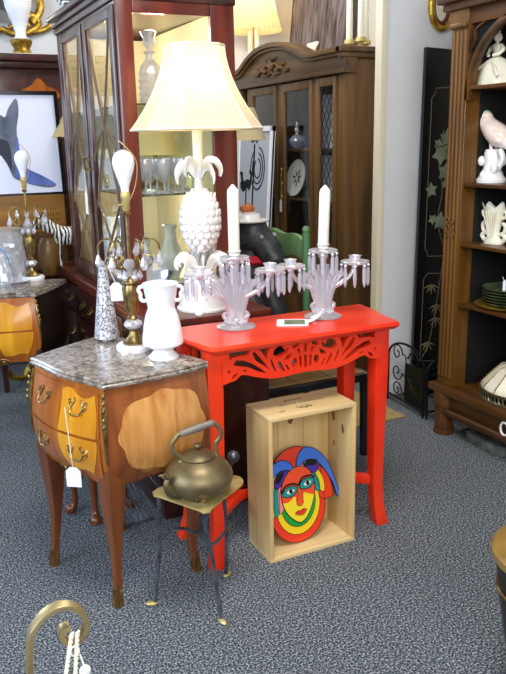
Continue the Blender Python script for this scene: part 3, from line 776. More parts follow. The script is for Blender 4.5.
# ------------------------------------------------------------------ glass candelabra
def candelabrum(label, loc, rz):
    t = thing('candelabrum', label, 'candelabrum', loc, rz, 'crystal candelabra with hanging prisms')
    b = MB(); b.lathe([(.064, 0), (.066, .003), (.060, .007), (.04, .014), (.022, .022), (.016, .030)], 36)
    for k in range(10):
        a = 2*PI*k/10; b.ell((.030*math.cos(a), .030*math.sin(a), .020), (.012, .009, .007), 8, 5, rz=a)
    obj('base', b, 'glass', t)
    st = MB()
    for k in range(11):
        q = -1+2*k/10
        P = smooth_pts([(q*.016, 0, .026), (q*.030, .004*math.cos(k*3), .075), (q*.050, .003*math.cos(k*3), .125), (q*.070, 0, .165-.02*abs(q)), (q*.088, 0, .195-.055*abs(q))], 5)
        st.tube(P, [.0105-.004*i/(len(P)-1) for i in range(len(P))], 7)
    for s in (-1, 1):
        st.tube(smooth_pts([(s*.012, 0, .026), (s*.034, 0, .03), (s*.040, 0, .046), (s*.028, 0, .05)], 5), [.010]*5+[.008]*5+[.005]*6, 8)
    st.lathe([(.016, .026), (.013, .07), (.010, .14), (.011, .20), (.018, .214), (.014, .222)], 12)
    obj('stem', st, 'glass', t, label='fan shaped stem')
    for s in (-1, 0, 1):
        cx, cz = s*.118, (.224 if s == 0 else .178)
        if s:
            P = smooth_pts([(s*.030, 0, .10), (s*.060, 0, .112), (s*.088, 0, .128), (s*.108, 0, .150), (cx, 0, cz)], 5)
            obj('arm', MB().tube(P, [.009-.002*i/(len(P)-1) for i in range(len(P))], 9), 'glass', t)
        b = MB(); b.lathe([(.008, -.012), (.014, -.006), (.047, .003), (.050, .010), (.047, .012), (.018, .006), (.016, .012), (.020, .026), (.023, .030), (.018, .030), (.014, .016), (0, .014)], 24, (cx, 0, cz))
        dish = obj('drip_dish', b, 'glass', t)
        for k in range(8):
            a = 2*PI*(k+.5)/8; x, y = cx+.046*math.cos(a), .046*math.sin(a)
            b = MB(); b.ell((x, y, cz-.002), (.0065, .0065, .0065), 8, 6)
            b.lathe([(.001, -.008), (.0055, -.014), (.0065, -.022), (.0062, -.062), (.0045, -.070), (0, -.078)], 6, (x, y, cz))
            obj('prism', b, 'drop', dish, ang=10)
    return t
def candle(label, loc, h, lean=0):
    t = thing('candle', label, 'candle', loc, 0, 'tall white candles in the crystal candelabra', ry=lean)
    b = MB(); b.lathe([(.0165, 0), (.0185, .004), (.0185, h-.012), (.0165, h-.004), (.006, h+.008), (.002, h+.012)], 20); obj('wax', b, 'cream', t)
    b = MB(); b.tube([(0, 0, h+.006), (.001, 0, h+.02), (.006, 0, h+.026)], .0016, 6); obj('wick', b, 'wick', t)
    return t
candelabrum('crystal candelabrum on the left of the red tabletop, nearer the lamp', (1.002, 2.215, .757), D2R(-14))
candelabrum('crystal candelabrum on the right end of the red tabletop', (1.328, 2.20, .757), D2R(-10))
candle('tall white candle in the left crystal candelabrum', (1.002, 2.215, .996), .215, 0)
candle('tall white candle leaning slightly in the right crystal candelabrum', (1.328, 2.20, .996), .200, D2R(2))

# card lying on the red table
K = thing('label_card', 'small green and white card lying on the red tabletop', 'card', (1.19, 2.165, .758), D2R(-28))
b = MB(); b.box(-.055, .05, -.045, .045, 0, .003); obj('card', b, 'card', K)
gm = mat('green_print', '#51604a', .6, col2='#7b8268', nscale=70)
b = MB(); b.box(-.030, .040, -.034, .034, .003, .0036); obj('picture_panel', b, gm, K, label='green printed picture')
b = MB(); b.grid(lambda u, v: (.045+.05*u, .03-.04*v, .003+.03*u*u), 6, 3); b.grid(lambda u, v: (.045+.05*u, .03-.04*v, .0024+.03*u*u), 6, 3, flip=True); obj('flap', b, 'card', K)

# ------------------------------------------------------------------ pineapple lamp on the sideboard
L = thing('table_lamp', 'white pineapple lamp with big lit cream shade behind the red table', 'lamp', (1.022, 2.55, .757))
b = MB(); b.lathe([(.097, 0), (.098, .008), (.090, .014), (.082, .05), (.066, .10), (.045, .135), (.04, .15)], 36); obj('base', b, 'white', L)
b = MB()
for k in range(9):
    a = 2*PI*k/9+.2; c, s = math.cos(a), math.sin(a)
    P = smooth_pts([(c*.03, s*.03, .14), (c*.05, s*.05, .178), (c*.078, s*.078, .192), (c*.096, s*.096, .168), (c*.090, s*.090, .148)], 4)
    b.tube(P, [.010, .013, .016, .018, .019, .019, .019, .018, .017, .016, .014, .012, .010, .008, .006, .005, .003], 8, flat=.25, up=(-s, c, 0))
obj('lower_leaves', b, 'white', L)
b = MB()
prof = lambda ph: (.076*math.cos(ph)**.75 if math.cos(ph) > 0 else 0)
b.ell((0, 0, .325), (.070, .070, .105), 24, 14)
for j in range(11):
    ph = -1.25+2.5*j/10; rr = .072*math.cos(ph)**.85; nn = max(6, int(16*math.cos(ph)))
    for k in range(nn):
        a = 2*PI*(k+.5*(j % 2))/nn
        b.ell((rr*math.cos(a), rr*math.sin(a), .325+.105*math.sin(ph)), (.0065, .0145, .0145), 7, 5, rz=a)
obj('pineapple_body', b, 'china', L, ang=30)
b = MB(); b.lathe([(.022, .425), (.014, .45), (.013, .48), (.018, .495), (.022, .505)], 14)
for k in range(10):
    a = 2*PI*k/10; c, s = math.cos(a), math.sin(a); dr = (k % 3)*.012
    P = smooth_pts([(c*.010, s*.010, .475), (c*.03, s*.03, .53-dr), (c*.062, s*.062, .535-dr), (c*.082, s*.082, .505-dr), (c*.080, s*.080, .478-dr)], 4)
    b.tube(P, [.006, .008, .010, .012, .013, .014, .014, .013, .013, .012, .011, .010, .008, .007, .005, .004, .002], 8, flat=.25, up=(-s, c, 0))
obj('crown_leaves', b, 'white', L)
b = MB(); b.lathe([(.017, .50), (.018, .50), (.018, .66), (.012, .67)], 16); obj('candle_sleeve', b, 'cream', L)
sm = shade_mat('lit_shade', '#f6ead0', '#fbe3b4')
b = MB()
def shade_ring(z):
    u = (z-.642)/.275
    hw = .095+(.212-.095)*max(0, 1-u)**1.75; hd = hw*.86; cut = hw*.42
    return [(hw, -hd+cut), (hw, hd-cut), (hw-cut, hd), (-hw+cut, hd), (-hw, hd-cut), (-hw, -hd+cut), (-hw+cut, -hd), (hw-cut, -hd)]
vs = []; fs = []; NZ = 14
for j in range(NZ+1): vs += [(x, y, .642+.275*j/NZ) for x, y in shade_ring(.642+.275*j/NZ)]
for j in range(NZ):
    for i in range(8): fs.append((j*8+i, j*8+(i+1) % 8, j*8+8+(i+1) % 8, j*8+8+i))
b.add(vs, fs)
sh = obj('lamp_shade', b, sm, L, ang=20, fixn=True)
b = MB()
for z in (.642, .917):
    R = shade_ring(z); b.tube([(x, y, z) for x, y in R], .0045, 6, closed=True)
for i in range(8): b.tube([(*shade_ring(.642+.275*j/8)[i], .642+.275*j/8) for j in range(9)], .0022, 5)
obj('trim', b, 'trimc', sh)
b = MB(); b.ell((0, 0, .76), (.028, .028, .036)); obj('bulb', b, mat('warm_bulb', '#fff2d4', .3, emit=6, emitcol='#ffdf9c'), L)
b = MB(); b.tube([(0, 0, .66), (0, 0, .73)], .014, 10); obj('socket', b, 'brass', L)
# ------------------------------------------------------------------ mahogany hutch (sideboard base with glazed top)
Hh = thing('hutch', 'tall dark mahogany hutch with lattice glass doors at left', 'hutch', (1.0, 3.2, 0))
def part(nm, m, boxes, parent=Hh, bevel=.003, label=None, **k):
    b = MB()
    for i, q in enumerate(boxes):
        d = .0005*i if len(boxes) > 1 else 0
        b.box(q[0]+d, q[1]-d, q[2]+d, q[3]-d, q[4]+d, q[5]-d)
    return obj(nm, b, m, parent, world=True, bevel=bevel, label=label, **k)
part('base_carcass', 'mahog', [(.80, 1.235, 2.44, 4.0, .08, .70)])
part('plinth', 'mahog', [(.79, 1.24, 2.43, 4.01, 0, .09)])
part('base_top', 'mahog_side', [(.785, 1.24, 2.425, 4.015, .70, .735), (.772, 1.24, 2.415, 4.03, .735, .757)], bevel=.006)
for r, (za, zb) in enumerate(((.56, .685), (.36, .545), (.11, .345))):
    for c in range(4):
        ya = 2.46+c*.383
        d = part('drawer', 'mahog', [(.790, .81, ya, ya+.373, za, zb)])
        for yy in (ya+.11, ya+.26):
            b = MB(); zc = (za+zb)/2
            b.prism_yz([(yy-.026, zc), (yy-.012, zc+.018), (yy, zc+.012), (yy+.012, zc+.018), (yy+.026, zc), (yy, zc-.014)], .786, .790)
            b.tube(smooth_pts([(.786, yy-.022, zc), (.772, yy-.016, zc-.014), (.772, yy+.016, zc-.014), (.786, yy+.022, zc)], 4), .003, 6)
            obj('pull', b, 'brass', d, world=True)
W['lattice'] = mat('pale_lattice', '#6d5a4a', .3, coat=.5)
part('upper_side', 'mahog_side', [(.81, .868, 2.735, 2.76, .757, 1.86), (1.165, 1.262, 2.735, 2.76, .757, 1.86), (.868, 1.165, 2.735, 2.76, .757, .82), (.868, 1.165, 2.735, 2.76, 1.80, 1.86)])
part('upper_side', 'mahog', [(.81, 1.262, 3.69, 3.712, .757, 1.86)])
part('upper_back', 'mahog', [(1.25, 1.262, 2.76, 3.69, .757, 1.86)])
part('back_bright_sheet', mat('back_brightness', '#c2b692', .7), [(1.244, 1.249, 2.77, 3.68, .80, 1.84)], bevel=0)  # added pale sheet; its colour stands in for brightness and reflections inside
part('cornice', 'mahog', [(.80, 1.268, 2.728, 3.72, 1.842, 1.87), (.79, 1.272, 2.72, 3.73, 1.87, 1.895), (.775, 1.28, 2.705, 3.74, 1.895, 1.92)], bevel=.008)
part('front_frame', 'mahog', [(.812, .835, 2.737, 2.765, .757, 1.86), (.812, .835, 3.63, 3.710, .757, 1.86), (.812, .835, 2.76, 3.63, .757, .785), (.812, .835, 2.76, 3.63, 1.83, 1.86), (.812, .835, 3.205, 3.23, .785, 1.83)])
for i, (ya, yb) in enumerate(((2.768, 3.205), (3.232, 3.63))):
    d = part('door', 'mahog', [(.800, .822, ya, ya+.045, .787, 1.828), (.800, .822, yb-.045, yb, .787, 1.828), (.800, .822, ya, yb, .787, .838), (.800, .822, ya, yb, 1.79, 1.828)])
    part('glass', 'pane', [(.812, .8135, ya+.04, yb-.04, .83, 1.795)], d, bevel=0)
    b = MB(); y0_, y1_ = ya+.045, yb-.045; ym = (y0_+y1_)/2; q = (y1_-y0_)
    for P in ([(y0_+.03, 1.79), (y0_+.05, 1.70), (ym, 1.42), (y1_-.03, 1.16), (y1_-.05, 1.10), (ym, .98), (y0_+.03, .84)],):
        b.ribbon(smooth_pts(P, 5), .0065, .804, .812, plane='yz')
        b.ribbon(smooth_pts([(2*ym-y, z) for y, z in P], 5), .0065, .8042, .8122, plane='yz')
    for s in (-1, 1): b.ribbon(smooth_pts([(ym, 1.42), (ym+s*q*.5, 1.30), (ym+s*q*.5, 1.10)], 5), .005, .8044, .8118, plane='yz')
    obj('lattice', b, 'lattice', d, world=True, label='curved lattice glazing bars')
    b = MB(); yk = yb-.02 if i == 0 else ya+.02
    b.tube(smooth_pts([(.80, yk, 1.30), (.785, yk, 1.29), (.785, yk, 1.26), (.80, yk, 1.25)], 3), .004, 6); obj('handle', b, 'brass', d, world=True)
part('side_bright_sheet', mat('side_brightness', '#c2b692', .7), [(.836, 1.248, 3.684, 3.69, .81, 1.83)], bevel=0)  # added pale sheet making the far inner side look bright through the glass
side_g = part('side_glass', 'pane', [(.866, 1.167, 2.745, 2.7465, .815, 1.803)], bevel=0)
for z in (1.16, 1.49): part('glass_shelf', thin_glass('shelf_glass', '#dfe9e2', .15), [(.84, 1.24, 2.765, 3.685, z, z+.007)], bevel=0)
part('inner_floor', mat('cream_lining', '#f0ead6', .7), [(.838, 1.243, 2.762, 3.688, .788, .812)], bevel=0)

# crystal inside the hutch
def goblet(label, loc, s=1, grp='glass goblets on the hutch shelf'):
    b = MB(); b.lathe([(.030, 0), (.030, .003), (.006, .010), (.005, .05), (.012, .06), (.030, .085), (.036, .12), (.033, .15), (.031, .15), (.033, .12), (.026, .088), (0, .068)], 14)
    o = single('goblet', b, 'drop', label, 'goblet', loc, grp); o.scale = (s, s, s); return o
G0 = None
pos = [(.905+.075*i, 2.80+.085*j) for j in range(3) for i in range(4)]
words = ['front row leftmost', 'front row second', 'front row third', 'front row rightmost', 'second row leftmost', 'second row second', 'second row third', 'second row rightmost', 'third row leftmost', 'third row second', 'third row third', 'third row rightmost']
for (x, y), wd in zip(pos, words):
    lb = 'cut glass goblet behind the hutch side glass, ' + wd
    if G0 is None: G0 = goblet(lb, (x, y, 1.1675), .85)
    else:
        g = dup(G0, (x, y, 1.1675)); g['label'] = lb
for k in range(5):
    g = dup(G0, (.90, 3.10+.12*k, 1.1675)); g['label'] = 'glass goblet behind the hutch lattice doors, ' + ['first', 'second', 'third', 'fourth', 'fifth'][k] + ' from the near corner'
D = thing('decanter', 'cut crystal decanter with stopper on top shelf of the hutch', 'decanter', (.955, 2.83, 1.4975))
b = MB(); b.lathe([(.040, 0), (.047, .012), (.041, .024), (.047, .036), (.041, .048), (.047, .060), (.041, .072), (.047, .084), (.041, .096), (.045, .108), (.036, .135), (.018, .155), (.014, .175), (.022, .185), (.012, .186)], 12); obj('body', b, 'drop', D, ang=10)
b = MB(); b.lathe([(.008, .18), (.010, .195), (.024, .215), (.022, .235), (.03, .255), (.012, .262)], 10); obj('stopper', b, 'glass', D, ang=10)
def simple_lathe(nm, prof, m, label, cat, loc, n=24, **k): return single(nm, MB().lathe(prof, n), m, label, cat, loc, **k)
vb = [(.03, 0), (.032, .01), (.05, .05), (.052, .10), (.03, .15), (.022, .19), (.03, .22), (.026, .22), (.018, .19), (.02, .15), (0, .14)]
pale_glass = mat('pale_green_glass', '#c5cdb4', .25, col2='#e2e6d6', nscale=20)
simple_lathe('vase', vb, pale_glass, 'pale green frosted vase on the hutch floor beside the blue bowl', 'vase', (1.035, 2.915, .8125))
b = MB(); b.lathe([(.02, 0), (.026, .008), (.04, .03), (.05, .045), (.047, .045), (.036, .03), (0, .012)], 20)
single('bowl', b, mat('blue_bowl', '#2a3c78', .2, col2='#7f93c4', nscale=40), 'small blue patterned bowl on the hutch floor', 'bowl', (.965, 2.842, .8125))
P = thing('plate', 'upright clear glass plate at the left of the hutch side window', 'plate', (.905, 2.778, .873), 0, rx=D2R(82))
b = MB(); b.lathe([(0, 0), (.03, .002), (.045, .006), (.060, .012), (.061, .014), (.044, .009), (.03, .005), (0, .003)], 28); obj('dish', b, 'drop', P, ang=15)
b = MB(); b.lathe([(.05, 0), (.055, .01), (.055, .17), (.05, .18), (.046, .175), (.05, .02), (0, .015)], 16)
single('vase', b, mat('textured_celadon', '#aab08c', .3, col2='#d5d8b8', nscale=60), 'tall textured celadon vase on the lower hutch level by the side glass', 'vase', (.91, 2.96, .8125))
b = MB(); b.lathe([(.035, 0), (.037, .01), (.06, .07), (.055, .13), (.04, .16), (.036, .16), (.05, .12), (0, .02)], 18)
single('jar', b, 'drop', 'round clear glass jar behind the pineapple lamp in the hutch', 'jar', (1.155, 2.87, .8125))
for k, (y, h_) in enumerate(((3.08, .20), (3.20, .24), (3.40, .22), (3.52, .17))):
    b = MB(); b.lathe([(.035, 0), (.04, .01), (.045, h_*.5), (.02, h_*.8), (.03, h_), (.026, h_), (.016, h_*.8), (.03, h_*.4), (0, .02)], 16)
    single('vase', b, ('ivory', 'drop', 'milk', 'ivory')[k], ['slender ivory vase nearest the hutch corner on its floor', 'tall clear glass vase on the hutch floor behind the right lattice door', 'white glass vase on the hutch floor behind the left lattice door', 'short ivory vase at the far end of the hutch floor'][k], 'vase', (.92, y, .8125))
# cream lampshades stored on the top shelf seen through lattice
for k, (y, m) in enumerate(((3.16, 'near'), (3.45, 'far'))):
    t = thing('small_lamp', 'small cream shaded lamp inside the hutch, at the ' + m + ' lattice door', 'lamp', (1.07, y, 1.1675), 0, 'small lamps in the hutch')
    b = MB(); b.lathe([(.04, 0), (.042, .01), (.012, .03), (.02, .07), (.01, .11), (.008, .16)], 16); obj('base', b, 'brass', t)
    b = MB(); b.lathe([(.10, .14), (.06, .29)], 24, cap=False); obj('lamp_shade', b, shade_mat('cream_shade', '#efdba6', '#f0d79b'), t)
price_tag('white price tag hanging on the far lattice door of the hutch', (.785, 3.262, 1.115), .040, .10, D2R(-90), (.786, 3.262, 1.25))
t = thing('floor_lamp', 'cream shaded floor lamp half hidden behind the far end of the hutch', 'lamp', (1.06, 4.25, 0))
b = MB(); b.lathe([(.12, 0), (.12, .02), (.02, .04), (.012, .1), (.010, 1.42)], 18); obj('pole', b, 'brass', t)
b = MB(); b.lathe([(.205, 1.40), (.07, 1.60)], 28, cap=False); obj('lamp_shade', b, shade_mat('cream_shade', '#e9d29a', '#f0d79b'), t)

# ------------------------------------------------------------------ walnut breakfront
B = thing('china_cabinet', 'walnut china cabinet with arched carved crest behind the candles', 'cabinet', (2.55, 4.3, 0))
def bpart(nm, m, boxes, parent=B, bevel=.004, **k): return part(nm, m, boxes, parent, bevel, **k)
Ya, Yb, X0 = 3.60, 4.98, 2.31
bpart('side_panel', 'walnut', [(X0, 2.80, Ya, Ya+.03, .0, 1.80)])
bpart('side_panel', 'walnut', [(X0, 2.80, Yb-.03, Yb, .0, 1.80)])
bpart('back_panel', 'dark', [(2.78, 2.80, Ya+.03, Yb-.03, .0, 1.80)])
bpart('base_cupboard', 'walnut', [(X0, 2.78, Ya+.03, Yb-.03, .0, .70)])
b = MB()
arch = [(Ya-.02, 1.70), (Yb+.02, 1.70), (Yb+.02, 1.80)]+smooth_pts([(Yb-.02, 1.80), (4.86, 1.815), (4.74, 1.87), (4.60, 1.915), (4.42, 1.93), (4.24, 1.915), (4.10, 1.87), (3.99, 1.83), (3.90, 1.82)], 4)+[(Ya-.02, 1.82)]
b.prism_yz(arch, X0-.02, X0+.06); obj('crest_rail', b, 'walnut_h', B, world=True, bevel=.004)
b = MB()
top = [(y, z) for y, z in arch[2:]]
b.ribbon(top, .028, X0-.055, X0+.07, plane='yz'); b.ribbon([(y, z-.022) for y, z in top], .018, X0-.038, X0+.06, plane='yz')
b.ribbon([(Ya-.03, 1.712), (Yb+.03, 1.712)], .022, X0-.035, X0+.01, plane='yz')
b.box(X0-.055, 2.82, Ya-.045, Ya+.02, 1.806, 1.834); b.box(X0-.04, 2.82, Ya-.03, Ya+.02, 1.78, 1.806); b.box(X0, 2.82, Ya, Yb, 1.79, 1.806)
obj('cornice', b, 'walnut_h', B, world=True, bevel=.004)
b = MB()
for s in (-1, 1):
    for P, r in (([(4.42, 1.79), (4.42+s*.05, 1.82), (4.42+s*.10, 1.80), (4.42+s*.09, 1.775), (4.42+s*.06, 1.785)], .010), ([(4.42+s*.06, 1.785), (4.42+s*.14, 1.79), (4.42+s*.19, 1.765), (4.42+s*.235, 1.775)], .009),
                 ([(4.42, 1.80), (4.42+s*.03, 1.85), (4.42+s*.07, 1.85)], .010), ([(4.42, 1.775), (4.42+s*.05, 1.755), (4.42+s*.12, 1.762)], .008), ([(4.42+s*.13, 1.79), (4.42+s*.15, 1.815), (4.42+s*.18, 1.805)], .008)):
        b.tube(smooth_pts([(X0-.026, y, z) for y, z in P], 4), r, 7)
b.ell((X0-.026, 4.42, 1.81), (.014, .028, .032)); obj('carved_ornament', b, 'walnut_h', B, world=True, label='carved leaf ornament')
lat = [(4.32, 4.38), (3.885, 3.935), (3.603, 3.675), (4.76, 4.82), (4.90, 4.98)]
bpart('front_stile', 'walnut', [(X0-.005, X0+.03, ya, yb, .70, 1.70) for ya, yb in lat])
for nm, ya, yb in (('mid', 3.935, 4.32), ('right', 3.675, 3.885), ('left', 4.38, 4.76)):
    d = bpart('door', 'walnut', [(X0-.014, X0+.01, ya, ya+.035, .71, 1.695), (X0-.014, X0+.01, yb-.035, yb, .71, 1.695), (X0-.014, X0+.01, ya, yb, 1.645, 1.695), (X0-.014, X0+.01, ya, yb, .71, .77)])
    bpart('glass', 'pane', [(X0, X0+.002, ya+.03, yb-.03, .76, 1.65)], d, bevel=0)
    if nm == 'right':
        b = MB(); w_ = yb-ya-.07; n_ = 3; ya2 = ya+.035; z0_, z1_ = .77, 1.645; st = w_/n_*1.0
        def clipseg(y0_, z0__, sg):
            pts = []
            k = 0
            y1_ = y0_+sg*w_; z1__ = z0__+w_*1.7
            return y1_, z1__
        nz = int((z1_-z0_)/(st*1.7))
        for k in range(-n_, nz+1):
            for sg in (1, -1):
                p0 = (0 if sg > 0 else w_, z0_+k*st*1.7); p1 = (w_ if sg > 0 else 0, p0[1]+w_*1.7)
                ta = max(0, (z0_-p0[1])/(w_*1.7)); tb = min(1, (z1_-p0[1])/(w_*1.7))
                if tb-ta < .02: continue
                A_ = [(p0[0]+(p1[0]-p0[0])*q, p0[1]+(p1[1]-p0[1])*q) for q in (ta, tb)]
                b.tube([(X0-.008, ya2+A_[0][0], A_[0][1]), (X0-.008, ya2+A_[1][0], A_[1][1])], .002, 5)
        obj('wire_lattice', b, 'iron', d, world=True, label='diamond wire lattice')
    if nm == 'mid':
        b = MB(); b.tube([(X0-.026, 4.30, 1.17), (X0-.026, 4.30, 1.02)], .006, 8)
        for z in (1.18, 1.095, 1.01): b.ell((X0-.022, 4.30, z), (.009, .009, .012))
        obj('handle', b, 'brass', d, world=True)
for z in (1.29, .99): bpart('shelf', 'walnut_h', [(X0+.03, 2.78, Ya+.03, Yb-.03, z, z+.018)])
price_tag('small white tag hanging from the china cabinet door handle', (X0-.03, 4.30, .955), .028, .075, D2R(-90), (X0-.028, 4.30, 1.03))
P = thing('plate', 'white scallop-edged plate with dark floral centre in the china cabinet', 'plate', (2.385, 4.262, 1.125), D2R(-90), rx=D2R(78))
P.rotation_mode = 'XYZ'
b = MB(); b.lathe([(0, 0), (.06, .003), (.085, .010), (.115, .016), (.116, .019), (.085, .014), (.06, .007), (0, .004)], 32); obj('dish', b, 'china', P)
b = MB()
for k in range(7):
    a = 2*PI*k/7+.3; r_ = .028+.012*(k % 2); b.ell((r_*math.cos(a), r_*math.sin(a), .006), (.022, .009, .0035), 8, 5, rz=a)
obj('flower_print', b, mat('plate_print', '#4b4a4a', .4), P, label='dark floral print')
b = MB(); b.box(-.06, .06, -.10, .10, 0, .07); single('box', b, mat('blue_box', '#31489a', .5), 'blue box on the upper shelf of the china cabinet', 'box', (2.44, 4.34, 1.3085), bevel=.004)
t = thing('perfume_bottle', 'clear round perfume bottle on the upper cabinet shelf', 'bottle', (2.375, 4.255, 1.3085))
b = MB(); b.lathe([(.02, 0), (.045, .025), (.05, .045), (.035, .07), (.012, .085), (.010, .10)], 18); obj('body', b, 'drop', t)
b = MB(); b.lathe([(.012, .10), (.018, .112), (.008, .13), (.006, .16), (0, .165)], 14); obj('stopper', b, 'drop', t)
b = MB(); b.lathe([(.035, 0), (.035, .004), (.006, .012), (.006, .07), (.03, .10), (.034, .14), (.030, .14), (.026, .10), (0, .08)], 16); single('goblet', b, 'drop', 'clear stemmed glass behind the left door of the china cabinet', 'goblet', (2.39, 4.80, 1.3085))
b = MB(); b.box(-.002, .002, -.10, .10, 0, .30); single('picture_card', b, mat('pale_blue_sheet', '#dfe5f4', .6), 'pale blue sheet standing behind the wire lattice door', 'sheet', (2.362, 3.88, 1.3085), ry=D2R(4))
b = MB(); b.box(-.002, .002, -.10, .10, 0, .26); single('picture_card', b, mat('pale_blue_sheet_low', '#dfe5f4', .6), 'lower pale blue sheet standing on the middle lattice shelf', 'sheet', (2.362, 3.88, 1.0085), ry=D2R(4))
# rooster panel leaning on the cabinet
R = thing('metal_panel', 'white panel with black rooster weathervane design by the china cabinet', 'panel', (2.12, 4.50, .0), 0, ry=D2R(4))
b = MB(); b.box(-.012, 0, -.25, .25, 0, 1.45); obj('board', b, mat('pale_panel', '#b9bcc4', .6), R)
b = MB()
for q in ((-.25, -.22), (.22, .25)): b.box(-.02, .004, q[0], q[1], 0, 1.45)
b.box(-.02, .004, -.25, .25, 1.42, 1.45); obj('frame', b, 'card', R)
b = MB(); xx = -.0155
def sil(P, w_): b.ribbon(smooth_pts(P, 4), w_, xx, xx+.003, plane='yz')
sil([(0, .85), (0, 1.34)], .014)
for r_ in (.05, .08, .11): sil([(-.055+r_*math.cos(a)*.9, 1.19+r_*1.2*math.sin(a)) for a in [(-.6-2.0*PI*i/16+1.5) for i in range(15)]], .008)
sil([(-.05, .86), (0, .88), (.06, .93), (.11, .90), (.13, .93)], .022)
sil([(.05, 1.36), (.0, 1.40), (-.05, 1.36)], .012); sil([(.03, 1.35), (.0, 1.375), (-.03, 1.35)], .010)
sil([(.04, 1.07), (.09, 1.09), (.15, 1.06), (.17, 1.10)], .055); sil([(.16, 1.08), (.18, 1.16)], .03); sil([(.18, 1.16), (.205, 1.15)], .014); sil([(.05, 1.09), (.03, 1.15), (.06, 1.17)], .02); sil([(.10, 1.05), (.10, .94)], .01)
obj('rooster_design', b, 'iron', R, label='black rooster and scroll silhouettes')
# things on top of the cabinet
def candlestick(label, loc, h):
    t = thing('candlestick', label, 'candlestick', loc, 0, 'brass candlesticks on the china cabinet')
    b = MB(); b.lathe([(.052, 0), (.052, .008), (.026, .018), (.014, .028), (.020, .038), (.012, .05), (.014, .060), (.032, .066), (.028, .088), (.020, .09), (0, .075)], 18); obj('stick', b, 'brasspale', t)
    return t
for k, (x, y, h_) in enumerate(((2.46, 3.80, .30), (2.56, 3.79, .36), (2.46, 3.685, .34))):
    wd = ('leftmost', 'middle, farther back', 'rightmost')[k]
    candlestick(f'brass candlestick on the china cabinet corner, {wd} of three', (x, y, 1.8075), h_)
    b = MB(); b.lathe([(.018, 0), (.019, .002), (.017, h_), (.004, h_+.01)], 14)
    single('candle', b, 'cream', f'cream taper candle on the china cabinet, {wd} of three', 'candle', (x, y, 1.8845), 'cream tapers on the china cabinet')
pm = mat('abstract_canvas', '#46362f', .7, col2='#948681', nscale=5, stretch=(1, 3, .5), detail=6, ndist=2)
t = thing('painting', 'grey brown abstract painting leaning on top of the china cabinet', 'painting', (2.72, 4.62, 1.8075), 0, ry=D2R(6))
b = MB(); b.box(-.012, .012, -.36, .36, 0, .55); obj('canvas', b, pm, t)
b = MB()
for q in ((-.37, .37, -.008, .008), (-.37, .37, .545, .56)): b.box(-.014, .016, q[0], q[1], q[2]+.008, q[3]+.008)
for q in ((-.37, -.357), (.357, .37)): b.box(-.014, .016, q[0], q[1], 0, .56)
obj('frame', b, 'black', t)
t = thing('table_lamp', 'lit two-candle lamp with pleated cream shade above the china cabinet', 'lamp', (2.50, 5.10, 1.8075))
b = MB(); b.lathe([(.07, 0), (.07, .012), (.02, .03), (.006, .06), (.005, .40)], 18); obj('base', b, 'brass', t)
for s in (-1, 1):
    b = MB(); b.tube(smooth_pts([(0, 0, .06), (0, s*.03, .05), (0, s*.055, .08), (0, s*.055, .12)], 4), .006, 7); am = obj('arm', b, 'brass', t)
    b = MB(); b.lathe([(.017, .12), (.018, .12), (.018, .30), (.013, .31)], 14, (0, s*.055, 0)); obj('candle_sleeve', b, 'cream', am)
b = MB(); N_ = 72; vs = []
for z, r_ in ((.30, .20), (.56, .125)):
    for k in range(N_):
        a = 2*PI*k/N_; rr = r_*(1+.018*(1 if k % 2 else -1)); vs.append((rr*math.cos(a), rr*math.sin(a), z))
b.add(vs, [(k, (k+1) % N_, N_+(k+1) % N_, N_+k) for k in range(N_)]); obj('lamp_shade', b, shade_mat('pleated_shade', '#f3e2b6', '#f6dca2'), t, ang=5)
b = MB(); b.ell((0, 0, .42), (.03, .03, .04)); obj('bulb', b, mat('warm_bulb_far', '#fff2d4', .3, emit=6, emitcol='#ffdf9c'), t)
b = MB(); b.box(-.08, .08, -.06, .06, 0, .012); single('paper_note', b, 'trimc', 'cream paper slip propped behind the arched crest', 'paper', (2.45, 4.24, 1.86), ry=D2R(-60))
# floor lamp whose shade shows behind the big lamp
t = thing('floor_lamp', 'floor lamp whose small cream shade shows behind the big pineapple lamp', 'lamp', (1.455, 3.20, 0))
b = MB(); b.lathe([(.13, 0), (.13, .02), (.03, .04), (.011, .07), (.011, 1.34)], 20); obj('pole', b, 'brasspale', t)
b = MB(); b.lathe([(.15, 1.36), (.15, 1.362), (.10, 1.50)], 28, cap=False); obj('lamp_shade', b, shade_mat('cream_shade_small', '#efe0b6', '#f3dfae'), t)
